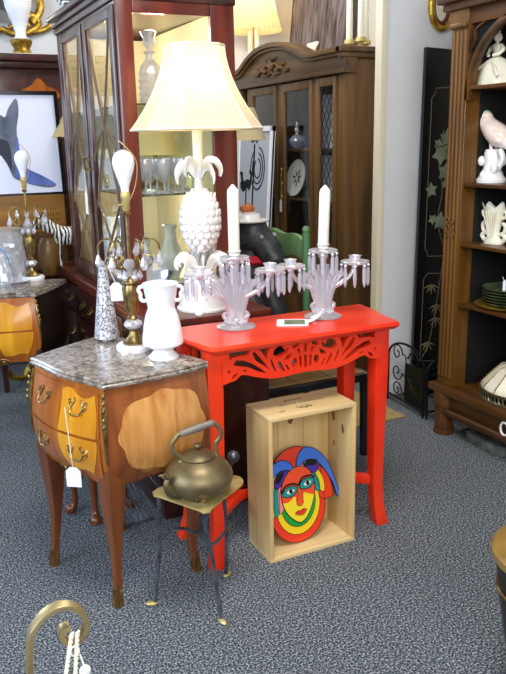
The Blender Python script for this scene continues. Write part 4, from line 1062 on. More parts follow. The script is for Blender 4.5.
# ------------------------------------------------------------------ tall oak bookcase at right
O = thing('bookcase', 'tall carved golden oak bookcase with open shelves at right', 'bookcase', (2.5, 2.2, 0))
def opart(nm, m, boxes, bevel=.004, **k): return part(nm, m, boxes, O, bevel, **k)
X1 = 2.24; Y1 = 2.672; Y0 = 1.30
opart('side_panel', 'oak', [(X1+.03, 2.70, Y1-.10, Y1, .24, 2.05)])
opart('side_panel', 'oak', [(X1+.03, 2.70, Y0, Y0+.10, .24, 2.05)])
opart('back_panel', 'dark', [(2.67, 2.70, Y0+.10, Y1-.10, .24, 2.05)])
for yc in (Y1-.052, Y0+.052):
    b = MB(); b.box(X1, X1+.04, yc-.052, yc+.052, .24, 1.86)
    for k in range(4):
        y = yc-.036+.024*k; b.tube([(X1-.001, y, .28), (X1-.001, y, 1.78)], .0085, 8)
    b.box(X1-.012, X1+.04, yc-.058, yc+.058, 1.80, 1.86)
    b.tube([(X1-.008, yc-.05, 1.80), (X1-.008, yc+.05, 1.80)], .012, 8)
    for dz in (-.03, 0, .03):
        for dy in (-.016, .016): b.tube([(X1-.010, yc+dy+.010*math.cos(a), .97+dz+.012*math.sin(a)) for a in [2*PI*i/10 for i in range(10)]], .004, 6, closed=True)
    obj('pilaster', b, 'oak', O, world=True, bevel=.002, seg=1)
yc = (Y0+Y1)/2; hw = (Y1-Y0)/2-.104
b = MB()
A_ = [(yc+hw, 1.50), (yc+hw-.002, 1.56), (yc+hw*.965, 1.63), (yc+hw*.90, 1.70), (yc+hw*.80, 1.755), (yc+hw*.66, 1.80), (yc+hw*.4, 1.835), (yc, 1.845)]
A_ = A_+[(2*yc-y, z) for y, z in reversed(A_[:-1])]
b.ribbon(smooth_pts(A_, 4), .022, X1+.0, X1+.035, plane='yz')
b.box(X1+.0, X1+.035, yc-hw, yc+hw, 1.80, 1.86)
for s in (-1, 1):
    b.ribbon([(yc+s*(hw-.001), 1.50), (yc+s*(hw-.001), 1.82)], .010, X1, X1+.035, plane='yz')
    b.ribbon(smooth_pts([(yc+s*hw*.985, 1.70), (yc+s*hw*.95, 1.735), (yc+s*hw*.955, 1.77), (yc+s*hw*.92, 1.785), (yc+s*hw*.86, 1.80)], 4), .008, X1+.005, X1+.02, plane='yz')
obj('arch', b, 'oak_h', O, world=True, bevel=.003)
b = MB(); ar = smooth_pts(A_, 4)
for half in (ar[:len(ar)//2+1], ar[len(ar)//2:]):
    yo = half[0][0] if half[0][1] < half[-1][1] else half[-1][0]
    b.prism_yz(half+[(yo, half[-1][1])] if half[0][1] < half[-1][1] else half+[(yo, half[0][1])], X1+.02, X1+.03)
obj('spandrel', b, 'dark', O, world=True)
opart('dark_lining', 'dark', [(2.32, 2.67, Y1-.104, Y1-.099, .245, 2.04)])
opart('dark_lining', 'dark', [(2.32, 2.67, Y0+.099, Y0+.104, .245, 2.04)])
opart('cornice', 'oak_h', [(X1-.03, 2.72, Y0-.03, Y1+.03, 1.86, 1.89), (X1-.05, 2.72, Y0-.05, Y1+.05, 1.89, 1.915), (X1+.01, 2.70, Y0, Y1, 1.915, 2.05), (X1-.02, 2.72, Y0-.02, Y1+.02, 2.05, 2.09)], bevel=.006)
for z in (.635, .905, 1.163, 1.560):
    b = MB(); ys, ye = Y1-.102, Y0+.102
    b.prism([(2.67, ye), (2.67, ys), (X1+.012, ys), (X1+.004, ys-.02), (X1+.02, ys-.09), (X1+.02, ye+.09), (X1+.004, ye+.02), (X1+.012, ye)], z-.016, z)
    obj('shelf', b, 'oak_h', O, world=True, bevel=.004)
opart('base', 'oak_h', [(X1-.03, 2.72, Y0-.03, Y1+.03, .205, .24), (X1+.01, 2.70, Y0+.02, Y1-.02, .12, .205)], bevel=.008)
b = MB(); b.tube([(X1-.005, Y0+.02, .118), (X1-.005, Y1-.01, .118)], .015, 10); b.box(X1-.012, 2.70, Y0+.01, Y1-.01, .098, .12); obj('lower_moulding', b, 'oak_h', O, world=True)
for yy in (Y1-.04, Y0+.04):
    for xx in (X1+.02, 2.64):
        b = MB(); oc = [(xx+.052*math.cos(PI/8+k*PI/4), yy+.052*math.sin(PI/8+k*PI/4)) for k in range(8)]
        b.prism(oc, 0, .022); b.prism([(xx+(x-xx)*.85, yy+(y-yy)*.85) for x, y in oc], .022, .14); b.prism([(xx+(x-xx)*1.05, yy+(y-yy)*1.05) for x, y in oc], .14, .205)
        obj('foot', b, 'oak_h', O, world=True, bevel=.003)
b = MB(); b.tube([(X1-.018, 2.21+.022*math.cos(a), .165+.028*math.sin(a)) for a in [2*PI*i/20 for i in range(20)]], .005, 8, closed=True); obj('ring_pull', b, 'china', O, world=True, label='white ring pull')
b = MB(); b.prism([(2.275, 2.50), (2.255, 2.31), (2.285, 2.265), (2.55, 2.265), (2.55, 2.50)], 0, .05); single('stone_slab', b, mat('grey_slab', '#4a4f4a', .7, col2='#6b7068', nscale=20), 'grey stone slab on the carpet under the bookcase', 'slab', (0, 0, 0), bevel=.006)

# lady figurine
F = thing('figurine', 'cream porcelain lady figurine in a wide skirt, top bookcase shelf', 'figurine', (2.36, 2.53, 1.5605))
b = MB(); prof = [(.082, 0), (.085, .01), (.080, .04), (.068, .075), (.045, .10), (.022, .112), (.016, .118)]
N_ = 32; vs = []
for r_, z in prof:
    for k in range(N_):
        a = 2*PI*k/N_; rr = r_*(1+.05*math.cos(8*a)*(1-z/.12)); vs.append((rr*.8*math.cos(a), rr*math.sin(a), z))
b.add(vs, [(j*N_+k, j*N_+(k+1) % N_, (j+1)*N_+(k+1) % N_, (j+1)*N_+k) for j in range(len(prof)-1) for k in range(N_)]+[tuple(range(N_-1, -1, -1))])
for s in (-1, 1):
    b.tube(smooth_pts([(-.06, s*.075, .03), (-.055, s*.05, .065), (-.03, 0, .10)], 4), .006, 6)
obj('skirt', b, 'ivory', F, label='ruffled skirt')
b = MB(); b.lathe([(.016, .114), (.018, .13), (.026, .15), (.024, .16), (.008, .168), (.007, .178)], 16, sx=.75)
for s in (-1, 1): b.tube(smooth_pts([(0, s*.024, .155), (-.006, s*.042, .138), (-.02, s*.034, .122), (-.032, s*.012, .118)], 4), [.009]*6+[.007]*7, 8)
b.ell((-.004, 0, .189), (.014, .013, .017)); b.ell((-.019, 0, .187), (.003, .003, .004), 6, 4)
obj('torso', b, 'ivory', F)
b = MB(); b.ell((.004, 0, .196), (.014, .0145, .013)); b.ell((.004, 0, .212), (.009, .009, .010)); b.ell((.011, 0, .187), (.009, .013, .015)); obj('hair', b, 'ivory', F)
# parrot figurine
F = thing('figurine', 'porcelain parrot with green head perched on white stump figurine', 'figurine', (2.36, 2.52, 1.1635))
b = MB(); b.lathe([(.062, 0), (.064, .012), (.050, .03), (.036, .06), (.030, .09), (.036, .12), (.030, .138), (.0, .142)], 20)
for k in range(6):
    a = 2*PI*k/6; b.ell((.045*math.cos(a), .045*math.sin(a), .03+.03*(k % 3)), (.018, .016, .022), 10, 6)
b.tube(smooth_pts([(0, -.03, .05), (.0, -.06, .10), (-.01, -.05, .14)], 4), .013, 8)
obj('stump', b, 'china', F)
par = mat('parrot_glaze', '#efc9b4', .25, col2='#f6ece2', nscale=14, coat=.4)
b = MB(); P = [(0, -.105, .135), (0, -.085, .16), (-.004, -.05, .185), (-.006, -.01, .21), (-.004, .025, .235), (-.002, .045, .258), (0, .050, .275)]
b.tube(smooth_pts(P, 4), [.010, .014, .018, .022, .026, .031, .036, .040, .044, .046, .047, .047, .046, .044, .042, .040, .038, .036, .035, .034, .033, .031, .028, .022, .012], 14)
for s in (-1, 1): b.ell((s*.036, -.035, .192), (.012, .055, .024), 12, 7, tilt=.5)
b.ell((0, .052, .265), (.030, .034, .032))
for s in (-1, 1): b.tube([(s*.014, .0, .18), (s*.014, -.004, .14)], .008, 8)
obj('parrot_body', b, par, F)
b = MB(); b.ell((0, .058, .282), (.025, .028, .020)); obj('head_crest', b, mat('green_glaze', '#7fb58a', .25, col2='#b4d6ae', nscale=20), F, label='green crown')
b = MB(); b.tube(smooth_pts([(0, .078, .268), (0, .096, .262), (0, .098, .246), (0, .092, .240)], 4), [.012]*4+[.010]*4+[.006]*4+[.003], 8)
for s in (-1, 1): b.ell((s*.024, .07, .272), (.004, .005, .005), 8, 5)
obj('beak', b, 'ivory', F)
# scalloped cream vase
b = MB(); N_ = 40; vs = []; prof = [(.05, 0), (.052, .012), (.034, .03), (.030, .05), (.040, .09), (.052, .13), (.064, .165), (.060, .163), (.045, .12), (.02, .06)]
for r_, z in prof:
    for k in range(N_):
        a = 2*PI*k/N_; w_ = max(0, (z-.08)/.09); rr = r_*(1+.10*w_*math.cos(6*a)); vs.append((rr*.6*math.cos(a), rr*math.sin(a), z+.012*w_*math.cos(6*a)))
b.add(vs, [(j*N_+k, j*N_+(k+1) % N_, (j+1)*N_+(k+1) % N_, (j+1)*N_+k) for j in range(len(prof)-1) for k in range(N_)]+[tuple(range(N_-1, -1, -1))])
for s in (-1, 1):
    for P, r_ in (([(0, s*.03, .04), (0, s*.06, .05), (0, s*.068, .08), (0, s*.052, .088)], .009), ([(0, s*.045, .11), (0, s*.066, .118), (0, s*.07, .135), (0, s*.055, .14)], .008), ([(0, s*.045, .005), (0, s*.07, .03), (0, s*.05, .045)], .010)):
        b.tube(smooth_pts(P, 4), r_, 8)
for k in range(5): b.tube(smooth_pts([(-.022, (k-2)*.006, .03), (-.026, (k-2)*.010, .08), (-.036, (k-2)*.018, .14)], 4), .003, 6)
single('vase', b, 'ivory', 'cream porcelain vase with scalloped rim on the middle bookcase shelf', 'vase', (2.355, 2.48, .9055))
gg = mat('green_tinted_glass', '#5f6f4b', .1, trans=.55, ior=1.45, col2='#8a9870', nscale=30)
b = MB(); b.lathe([(.115, 0), (.13, .004), (.148, .010), (.150, .014), (.13, .012), (0, .008)], 40); TR = single('tray', b, 'gold', 'round gilt edged tray on the lower bookcase shelf', 'tray', (2.40, 2.405, .6355))
for k in range(6):
    b = MB(); b.lathe([(.06, 0), (.11, .004), (.118, .010), (.119, .0125), (.108, .008), (0, .005)], 32)
    if k == 0: G = single('plate', b, gg, 'green glass plate, bottom of the stack on the gilt tray', 'plate', (2.40, 2.405, .6475), 'stacked green glass plates')
    else:
        g = dup(G, (2.40, 2.405, .6475+.0125*k)); g['label'] = ['', 'green glass plate, second from bottom of the stack', 'green glass plate, third from bottom of the stack', 'green glass plate, fourth from bottom of the stack', 'green glass plate, fifth from bottom of the stack', 'green glass plate, top of the stack on the gilt tray'][k]
t = thing('decanter', 'dark clear glass decanter behind the green glass plates', 'decanter', (2.53, 2.49, .6355))
b = MB(); b.lathe([(.05, 0), (.055, .02), (.058, .08), (.04, .12), (.018, .14), (.018, .165), (.024, .17)], 20); obj('body', b, 'drop', t)
b = MB(); b.lathe([(.012, .17), (.028, .185), (.026, .205), (0, .215)], 14); obj('stopper', b, 'drop', t)
price_tag('narrow white tag lying across the green glass plates', (2.335, 2.378, .738), .012, .05, D2R(-60), (2.345, 2.40, .772))
t = thing('lamp_shade', 'cream leaded glass lampshade with filigree rim on the bookcase floor', 'lampshade', (2.455, 2.31, .2405))
b = MB(); N_ = 16; R0 = [(.208, .04), (.20, .06), (.135, .13), (.045, .165)]
vs = [(r_*math.cos(2*PI*k/N_), r_*math.sin(2*PI*k/N_), z) for r_, z in R0 for k in range(N_)]
b.add(vs, [(j*N_+k, j*N_+(k+1) % N_, (j+1)*N_+(k+1) % N_, (j+1)*N_+k) for j in range(3) for k in range(N_)]+[tuple(range(3*N_, 4*N_))]); obj('panels', b, 'ivory', t, ang=5)
b = MB()
for k in range(N_):
    a = 2*PI*k/N_; b.tube([(r_*1.004*math.cos(a), r_*1.004*math.sin(a), z+.001) for r_, z in R0], .0025, 5)
obj('leading', b, 'brass', t)
b = MB()
for z in (.002, .042): b.tube([(.209*math.cos(2*PI*k/48), .209*math.sin(2*PI*k/48), z+.002) for k in range(48)], .0045, 6, closed=True)
for k in range(64):
    a = 2*PI*k/64; c, s = math.cos(a), math.sin(a)
    b.tube([(.210*c-.009*s*math.cos(q), .210*s+.010*c*math.cos(q), .023+.016*math.sin(q)) for q in [2*PI*i/8 for i in range(8)]], .0025, 4, closed=True)
obj('filigree_rim', b, mat('old_silver', '#8f8a70', .4, .8), t)

# ------------------------------------------------------------------ lacquer panel and wall frame
L = thing('lacquer_panel', 'black lacquer panel painted with leaves leaning on the wall', 'panel', (2.425, 3.095, .0), 0, rx=D2R(-2.0), ry=D2R(2.2))
b = MB(); b.box(0, .33, 0, .022, 0, 1.79); obj('board', b, 'black', L, bevel=.002)
b = MB()
def ln(P, w_=.004): b.ribbon(P, w_, -.0012, .001, plane='xz')
ln([(.30, 1.62), (.07, 1.60), (.065, 1.57), (.045, 1.555), (.045, .80), (.06, .78), (.065, .76), (.30, .755)], .0035)
ln([(.30, .66), (.07, .67), (.045, .64), (.045, .20), (.3, .18)], .0035)
obj('border_lines', b, mat('dull_gilt_line', '#8a7a58', .5), L, label='thin gilt border lines')
b = MB()
def leaf(cx_, cz_, r_, rot, n_=5):
    P = []
    for k in range(2*n_):
        a = rot+PI*k/n_; rr = r_*(1 if k % 2 == 0 else .55); P.append((cx_+rr*math.cos(a), cz_+rr*math.sin(a)))
    b.prism_xz(P, -.0015, .001)
for q in ((.155, 1.36, .05, .3), (.12, 1.28, .06, .9), (.15, 1.19, .05, .1), (.07, 1.10, .04, .5), (.10, 1.33, .03, 0), (.135, .94, .052, .2), (.085, .95, .03, 1), (.155, 1.13, .025, .4)): leaf(*q)
obj('painted_leaves', b, mat('sage_leaf', '#78866a', .6, col2='#9aa585', nscale=15), L, label='sage green painted leaves')
b = MB()
for cx_, cz_ in ((.10, .61), (.14, .50), (.14, .43), (.09, .30)):
    for k in range(5):
        a = -.4-2.4*k/4; b.ribbon([(cx_, cz_), (cx_+.025*math.cos(a), cz_+.025*math.sin(a)), (cx_+.055*math.cos(a), cz_+.055*math.sin(a))], [.003, .009, .001], -.0015, .001)
b.ribbon(smooth_pts([(.17, .75), (.15, .60), (.13, .45), (.10, .30), (.06, .22)], 4), .004, -.0014, .001)
b.ribbon(smooth_pts([(.13, 1.40), (.11, 1.25), (.14, 1.10), (.12, .95), (.16, .82)], 4), .004, -.0014, .001)
obj('painted_bamboo', b, mat('bamboo_paint', '#8b7c62', .6), L, label='brown painted bamboo sprays')
t = thing('oval_frame', 'oval gilt picture frame on the wall beside the bookcase', 'picture frame', (2.60, 3.198, 1.985))
b = MB(); b.tube([(.105*math.cos(q)*.62, -.012, .105*math.sin(q)) for q in [2*PI*i/40 for i in range(40)]], .017, 10, closed=True); obj('frame', b, 'gold', t)
b = MB(); b.tube([(.082*math.cos(q)*.60, -.010, .082*math.sin(q)) for q in [2*PI*i/40 for i in range(40)]], .011, 8, closed=True); obj('inner_mat', b, mat('oxblood_mat', '#5b2418', .5), t)
b = MB(); b.prism_xz([(.075*.6*math.cos(2*PI*i/30), .075*math.sin(2*PI*i/30)) for i in range(30)], -.006, -.001); b.ell((0, -.008, .01), (.02, .006, .03)); obj('picture', b, 'ivory', t)

# ------------------------------------------------------------------ wrought iron screen
I = thing('fire_screen', 'black wrought iron scroll fire screen folded by the bookcase foot', 'fire screen', (2.3, 3.0, 0))
def panel(p, q, h, arch_, scr, label=None):
    b = MB(); P = Vector(p); Q = Vector(q); d = Q-P; Ln = d.length
    W3 = lambda u, z: (p[0]+(q[0]-p[0])*u/Ln, p[1]+(q[1]-p[1])*u/Ln, z)
    b.tube([W3(0, .0), W3(0, h)], .006, 6); b.tube([W3(Ln, 0), W3(Ln, h)], .006, 6)
    b.tube([W3(0, .035), W3(Ln, .035)], .006, 6)
    b.tube([W3(Ln/2-Ln/2*math.cos(a), h+arch_*math.sin(a)) for a in [PI*i/14 for i in range(15)]], .006, 6)
    for (cu, cz, r_, a0, turns) in scr:
        b.tube([W3(u, z) for u, z in spiral((cu*Ln, cz*(h+arch_)), r_, r_*.15, a0, a0+turns*2*PI, 22)], .0035, 5)
        b.tube([W3(u, z) for u, z in smooth_pts([(cu*Ln+r_*math.cos(a0), cz*(h+arch_)+r_*math.sin(a0)), (Ln/2, cz*(h+arch_)-.02), (Ln/2, .04)], 4)], .003, 5)
    return obj('panel', b, 'iron', I, world=True)
scr = [(.25, .82, .05, 0, 1.3), (.72, .80, .05, PI, -1.3), (.25, .52, .05, 0, -1.3), (.74, .50, .05, PI, 1.3), (.26, .24, .045, 0, 1.3), (.74, .22, .045, PI, -1.3)]
panel((2.31, 3.15), (2.283, 2.82), .25, .09, scr)
panel((2.29, 2.80), (2.42, 2.80), .25, .05, scr[:4])
b = MB(); b.box(2.305, 2.3065, 2.83, 2.99, .03, .24); obj('wire_mesh', b, thin_glass('mesh_gauze', '#6a6a66', .05, .5), I, world=True, label='fine gauze behind the scrolls')

# ------------------------------------------------------------------ green and black chair with the dog figure, low table
Ch = thing('chair', 'black wooden chair with green painted crest rail behind the red table', 'chair', (1.45, 2.99, 0))
b = MB(); b.box(1.26, 1.60, 2.80, 3.18, .42, .45); obj('seat', b, 'black', Ch, world=True, bevel=.006)
for x, y, h_ in ((1.275, 2.82, .42), (1.275, 3.16, .42), (1.60, 2.79, .975), (1.60, 3.20, .975)):
    b = MB(); b.tube([(x, y, 0), (x, y, h_)], [.013, .017], 10)
    if h_ > .5: b.ell((x, y, .985), (.018, .018, .018))
    obj('leg' if h_ < .5 else 'back_post', b, 'black' if h_ < .5 else mat('green_post', '#4f7a52', .4), Ch, world=True)
gp = mat('green_crest', '#557f4e', .35, col2='#7fa070', nscale=9, coat=.3)
b = MB(); P = smooth_pts([(2.79, .94), (2.88, .962), (2.99, .955), (3.10, .968), (3.20, .945)], 5)
Q = smooth_pts([(3.20, .83), (3.10, .862), (2.99, .852), (2.88, .868), (2.79, .85)], 5)
b.prism_yz(P+Q, 1.588, 1.612); obj('crest_rail', b, gp, Ch, world=True, bevel=.004, label='wavy green painted crest rail')
for z in (.78, .70): obj('back_rail', MB().box(1.592, 1.608, 2.79, 3.20, z, z+.05), 'walnut_h', Ch, world=True)
for q in (((1.275, 2.82, .2), (1.60, 2.79, .2)), ((1.275, 3.16, .2), (1.60, 3.20, .2)), ((1.275, 2.82, .26), (1.275, 3.16, .26))): obj('stretcher', MB().tube(q, .010, 8), 'black', Ch, world=True)
dogm = mat('black_dog', '#232428', .45, col2='#3f4146', nscale=20)
Dg = thing('dog_figure', 'sitting black dog figure in a white sailor cap on the chair', 'figure', (1.42, 2.99, .451), D2R(-62))
Dg.matrix_basis = Matrix.Translation((1.42, 2.99, .451)) @ Euler((0, 0, D2R(-62))).to_matrix().to_4x4()
# local: +x forward (towards the viewer's right), y sideways
b = MB()
b.tube(smooth_pts([(-.10, 0, .06), (-.08, 0, .16), (-.03, 0, .28), (.0, 0, .38), (.01, 0, .45)], 5), [.11]*4+[.12]*4+[.115]*4+[.10]*3+[.08]*3+[.07]*3, 18)
for s in (-1, 1):
    b.tube(smooth_pts([(.03, s*.06, .30), (.09, s*.075, .18), (.12, s*.075, .05), (.12, s*.075, .025), (.17, s*.08, .02)], 4), [.05]*6+[.035]*6+[.03]*5, 10)
    b.tube(smooth_pts([(-.08, s*.08, .12), (.02, s*.12, .14), (.06, s*.13, .05), (.12, s*.13, .025)], 4), [.07]*5+[.055]*4+[.035]*4, 10)
b.tube(smooth_pts([(-.16, 0, .05), (-.22, .03, .06), (-.24, .08, .10)], 4), [.03]*4+[.02]*5, 8)
b.ell((.02, 0, .505), (.085, .078, .080), 18, 12)
b.tube(smooth_pts([(.03, 0, .50), (.09, 0, .465), (.135, 0, .415), (.15, 0, .385)], 5), [.068]*4+[.060]*5+[.052]*4+[.045, .042, .03], 14)
obj('body', b, dogm, Dg)
for s in (-1, 1):
    b = MB(); b.tube(smooth_pts([(-.01, s*.07, .56), (-.02, s*.095, .52), (-.015, s*.10, .44), (.0, s*.095, .40)], 4), [.02]*3+[.03]*5+[.032]*3+[.02, .01], 10, flat=.4, up=(1, 0, 0)); obj('ear', b, dogm, Dg)
    b = MB(); b.ell((.108, s*.048, .508), (.010, .009, .011), 10, 6); obj('eye', b, mat('dog_eye', '#9a9ca2', .15), Dg)
b = MB(); b.ell((.178, 0, .395), (.016, .022, .014), 12, 7); obj('nose', b, 'black', Dg)
b = MB(); b.tube([(.01+.08*math.cos(q), .08*math.sin(q), .405) for q in [2*PI*i/24 for i in range(24)]], .02, 8, closed=True); obj('collar', b, mat('red_collar', '#c21f35', .5), Dg, label='red collar')
t = thing('sailor_cap', 'small white sailor cap on the black dog figure', 'cap', (1.42, 2.99, 1.018), D2R(-62))
b = MB(); b.lathe([(.055, -.01), (.095, .0), (.098, .006), (.06, .010), (.055, .03), (.03, .04), (0, .042)], 28); obj('brim', b, 'china', t)
b = MB(); b.ell((.01, .0, .055), (.022, .03, .018), 12, 7); b.ell((-.01, .02, .06), (.018, .018, .016), 10, 6); b.ell((.0, -.025, .055), (.018, .016, .016), 10, 6); obj('badge', b, mat('orange_badge', '#b5652c', .5), t, label='orange brown trim')
Lt = thing('low_table', 'low black framed table with brown wooden top behind the red table', 'table', (1.5, 2.66, 0))
b = MB(); b.box(1.26, 1.79, 2.57, 2.77, .345, .38); obj('frame', b, 'black', Lt, world=True, bevel=.004)
for k in range(3): obj('top_board', MB().box(1.28+.165*k, 1.44+.165*k, 2.585, 2.755, .38, .384), wood('board', '#5d4020', '#8a6a3a', 'x', 20, .5), Lt, world=True, bevel=.002)
for x in (1.275, 1.772):
    for y in (2.585, 2.755): obj('leg', sq_path(MB(), [(x, y, 0), (x, y, .345)], [.012, .016]), 'black', Lt, world=True)

# ------------------------------------------------------------------ left background
Dr = thing('dresser', 'dark wooden dresser back with amber inlay behind the leaning print', 'dresser', (.75, 4.85, 0))
def dp(nm, m, boxes, **k): return part(nm, m, boxes, Dr, .004, **k)
dp('cabinet', 'mahog', [(.10, 1.30, 4.80, 5.25, .12, 1.80)])
dp('cornice', 'mahog', [(.05, 1.35, 4.76, 5.28, 1.80, 1.835), (.02, 1.38, 4.73, 5.30, 1.835, 1.875)])
b = MB()
for xx in (.92, .55): b.prism_xz(smooth_pts([(xx-.12, 1.64), (xx-.10, 1.68), (xx-.05, 1.70), (xx, 1.745), (xx+.05, 1.70), (xx+.10, 1.68), (xx+.12, 1.64), (xx+.05, 1.61), (xx-.05, 1.61)], 4, True), 4.794, 4.80)
obj('amber_inlay', b, 'amber', Dr, world=True, label='scalloped amber veneer panels')
for x in (.14, 1.26):
    for y in (4.84, 5.21): obj('leg', sq_path(MB(), [(x, y, 0), (x, y, .12)], [.02, .03]), 'mahog', Dr, world=True)
U = thing('urn', 'white carved stone urn on gilt foot on top of the dresser', 'urn', (.868, 4.95, 1.876))
b = MB(); b.box(-.075, .075, -.06, .06, 0, .018); b.lathe([(.06, .10), (.035, .115), (.03, .14), (.045, .19), (.075, .28), (.085, .34), (.08, .37), (.088, .38), (.07, .38)], 24); obj('body', b, 'whitemarble', U)
b = MB(); b.lathe([(.05, .018), (.055, .03), (.045, .05), (.06, .07), (.066, .09), (.06, .10)], 20); obj('gilt_foot', b, 'gold', U)
Mr = thing('gilt_mirror', 'ornate gilt scrollwork frame on the wall above the dresser', 'mirror', (.82, 5.37, 2.25))
b = MB()
for s in (-1, 1):
    for P, r_ in (([(0, -.16), (s*.08, -.19), (s*.18, -.17), (s*.24, -.12), (s*.20, -.07), (s*.15, -.10), (s*.18, -.14)], .022), ([(s*.14, -.18), (s*.26, -.16), (s*.33, -.12), (s*.36, -.14)], .018), ([(s*.2, -.12), (s*.26, -.02), (s*.24, .12), (s*.27, .25)], .026), ([(s*.05, -.15), (s*.13, -.10), (s*.16, 0), (s*.15, .2)], .015)):
        b.tube(smooth_pts([(x, -.02, z) for x, z in P], 5), r_, 8)
b.tube([(-.27, -.02, .26), (0, -.02, .33), (.27, -.02, .26)], .025, 8)
obj('frame', b, 'gold', Mr)
b = MB(); b.box(-.2, .2, -.008, 0, -.12, .28); obj('glass', b, 'mirror', Mr)
# leaning print
Pt = thing('framed_print', 'black framed print of blue dog shape leaning on the wooden box', 'print', (.56, 4.215, 1.105), D2R(0), rx=D2R(-5))
b = MB(); b.box(-.40, .345, -.004, .012, 0, .525); obj('paper', b, mat('pale_print', '#dfe2f2', .6), Pt)
b = MB(); b.box(-.40, .345, -.012, .014, -.012, .006); b.box(-.40, .345, -.012, .014, .512, .532); b.box(.326, .346, -.013, .015, -.012, .532); b.box(-.402, -.385, -.013, .015, -.012, .532); obj('frame', b, 'black', Pt)
def flat(nm, pts, m, y, lab=None): return obj(nm, MB().prism_xz([(x, z) for x, z in smooth_pts(pts, 4, True)], y, -.003), m, Pt, label=lab)
flat('animal_shape', [(-.15, .40), (-.02, .40), (.039, .412), (.066, .40), (.085, .44), (.103, .466), (.125, .492), (.138, .48), (.137, .42), (.118, .333), (.121, .24), (.133, .15), (.173, .122), (.238, .088), (.295, .046), (.26, .030), (.182, .044), (.126, .066), (.077, .09), (.053, .156), (.017, .208), (-.15, .22)], mat('blue_wash', '#4b5163', .7, col2='#6c7388', nscale=12), -.0055, 'slate blue animal silhouette')
flat('blue_patch', [(.118, .30), (.128, .18), (.16, .128), (.238, .088), (.290, .045), (.182, .050), (.126, .072), (.090, .10), (.10, .22)], mat('deep_blue_wash', '#4a5da4', .7, col2='#6378b8', nscale=12), -.0062)
flat('dark_patch', [(-.15, .30), (.03, .29), (.075, .25), (.07, .13), (.04, .18), (.0, .22), (-.15, .23)], mat('ink_wash', '#2e3340', .7), -.0060)
Bx = thing('wooden_box', 'brown wooden box with dark lettering under the leaning print', 'box', (.56, 4.32, .90))
b = MB(); b.box(-.40, .33, -.12, .14, 0, .20); obj('box_body', b, wood('box_wood', '#7c5220', '#a5742f', 'x', 14, .5), Bx, bevel=.004)
b = MB(); random.seed(5)
for r_ in range(3):
    for k in range(5): x = .235+.014*k; b.ribbon([(x, .055+.03*r_), (x+random.choice((0, .006)), .072+.03*r_)], .004, -.121, -.119)
for k in range(5): x = -.28+.014*k; b.ribbon([(x, .05), (x, .07)], .004, -.121, -.119)
obj('lettering', b, ink, Bx, label='dark stencilled marks')
Sd = thing('display_stand', 'low wooden side table behind the far left chest', 'table', (.56, 4.35, 0))
b = MB(); b.box(.14, .92, 4.17, 4.50, .86, .90); obj('tabletop', b, 'walnut_h', Sd, world=True)
b = MB(); b.box(.18, .88, 4.19, 4.48, .66, .86); obj('apron', b, 'walnut_h', Sd, world=True)
for x in (.18, .497, .70):
    for y in (4.29,) if x == .497 else (4.2, 4.46): obj('leg', sq_path(MB(), [(x, y, 0), (x, y, .3), (x, y, .70)], [.014, .018, .026]), 'mahog', Sd, world=True)
# zebra figure on the hutch-side of the chest
zm = bpy.data.materials.new('zebra_stripes'); zm.use_nodes = True; nt = zm.node_tree; bs = nt.nodes['Principled BSDF']; tc = nt.nodes.new('ShaderNodeTexCoord')
wv = nt.nodes.new('ShaderNodeTexWave'); wv.inputs['Scale'].default_value = 17; wv.inputs['Distortion'].default_value = 5; wv.inputs['Detail Scale'].default_value = 1.2
rp = nt.nodes.new('ShaderNodeValToRGB'); rp.color_ramp.interpolation = 'CONSTANT'; rp.color_ramp.elements[0].color = lin('#0d0d0d'); rp.color_ramp.elements[1].color = lin('#eceae4'); rp.color_ramp.elements[1].position = .5
nt.links.new(tc.outputs['Object'], wv.inputs['Vector']); nt.links.new(wv.outputs['Fac'], rp.inputs['Fac']); nt.links.new(rp.outputs['Color'], bs.inputs['Base Color'])
W['zebra'] = zm
Zb = thing('zebra_figure', 'black and white striped zebra figure on the far left chest', 'figure', (.845, 3.91, .758), D2R(180))
b = MB()
b.tube(smooth_pts([(-.10, 0, .14), (-.07, 0, .15), (0, 0, .145), (.06, 0, .15), (.09, 0, .15)], 4), [.03]*3+[.05]*4+[.048]*4+[.05]*4+[.03]*2, 14)
b.tube(smooth_pts([(.07, 0, .16), (.11, 0, .20), (.14, 0, .235)], 4), [.042]*3+[.033]*3+[.028]*3, 12)
b.tube(smooth_pts([(.13, 0, .24), (.165, 0, .215), (.19, 0, .19)], 4), [.028]*3+[.022]*3+[.016]*3, 10)
for x in (-.08, .07):
    for s in (-1, 1): b.tube(smooth_pts([(x, s*.025, .14), (x+(-.012 if x < 0 else .004), s*.026, .075), (x+(.006 if x < 0 else 0), s*.026, .04), (x, s*.026, .0)], 4), [.028]*3+[.016]*4+[.011]*4+[.012]*2, 8)
for s in (-1, 1): b.tube([(.125, s*.014, .255), (.12, s*.02, .285)], [.009, .003], 6)
b.tube(smooth_pts([(-.12, 0, .15), (-.135, 0, .11), (-.135, 0, .07)], 4), [.006]*5+[.01]*4, 6)
obj('body', b, 'zebra', Zb)
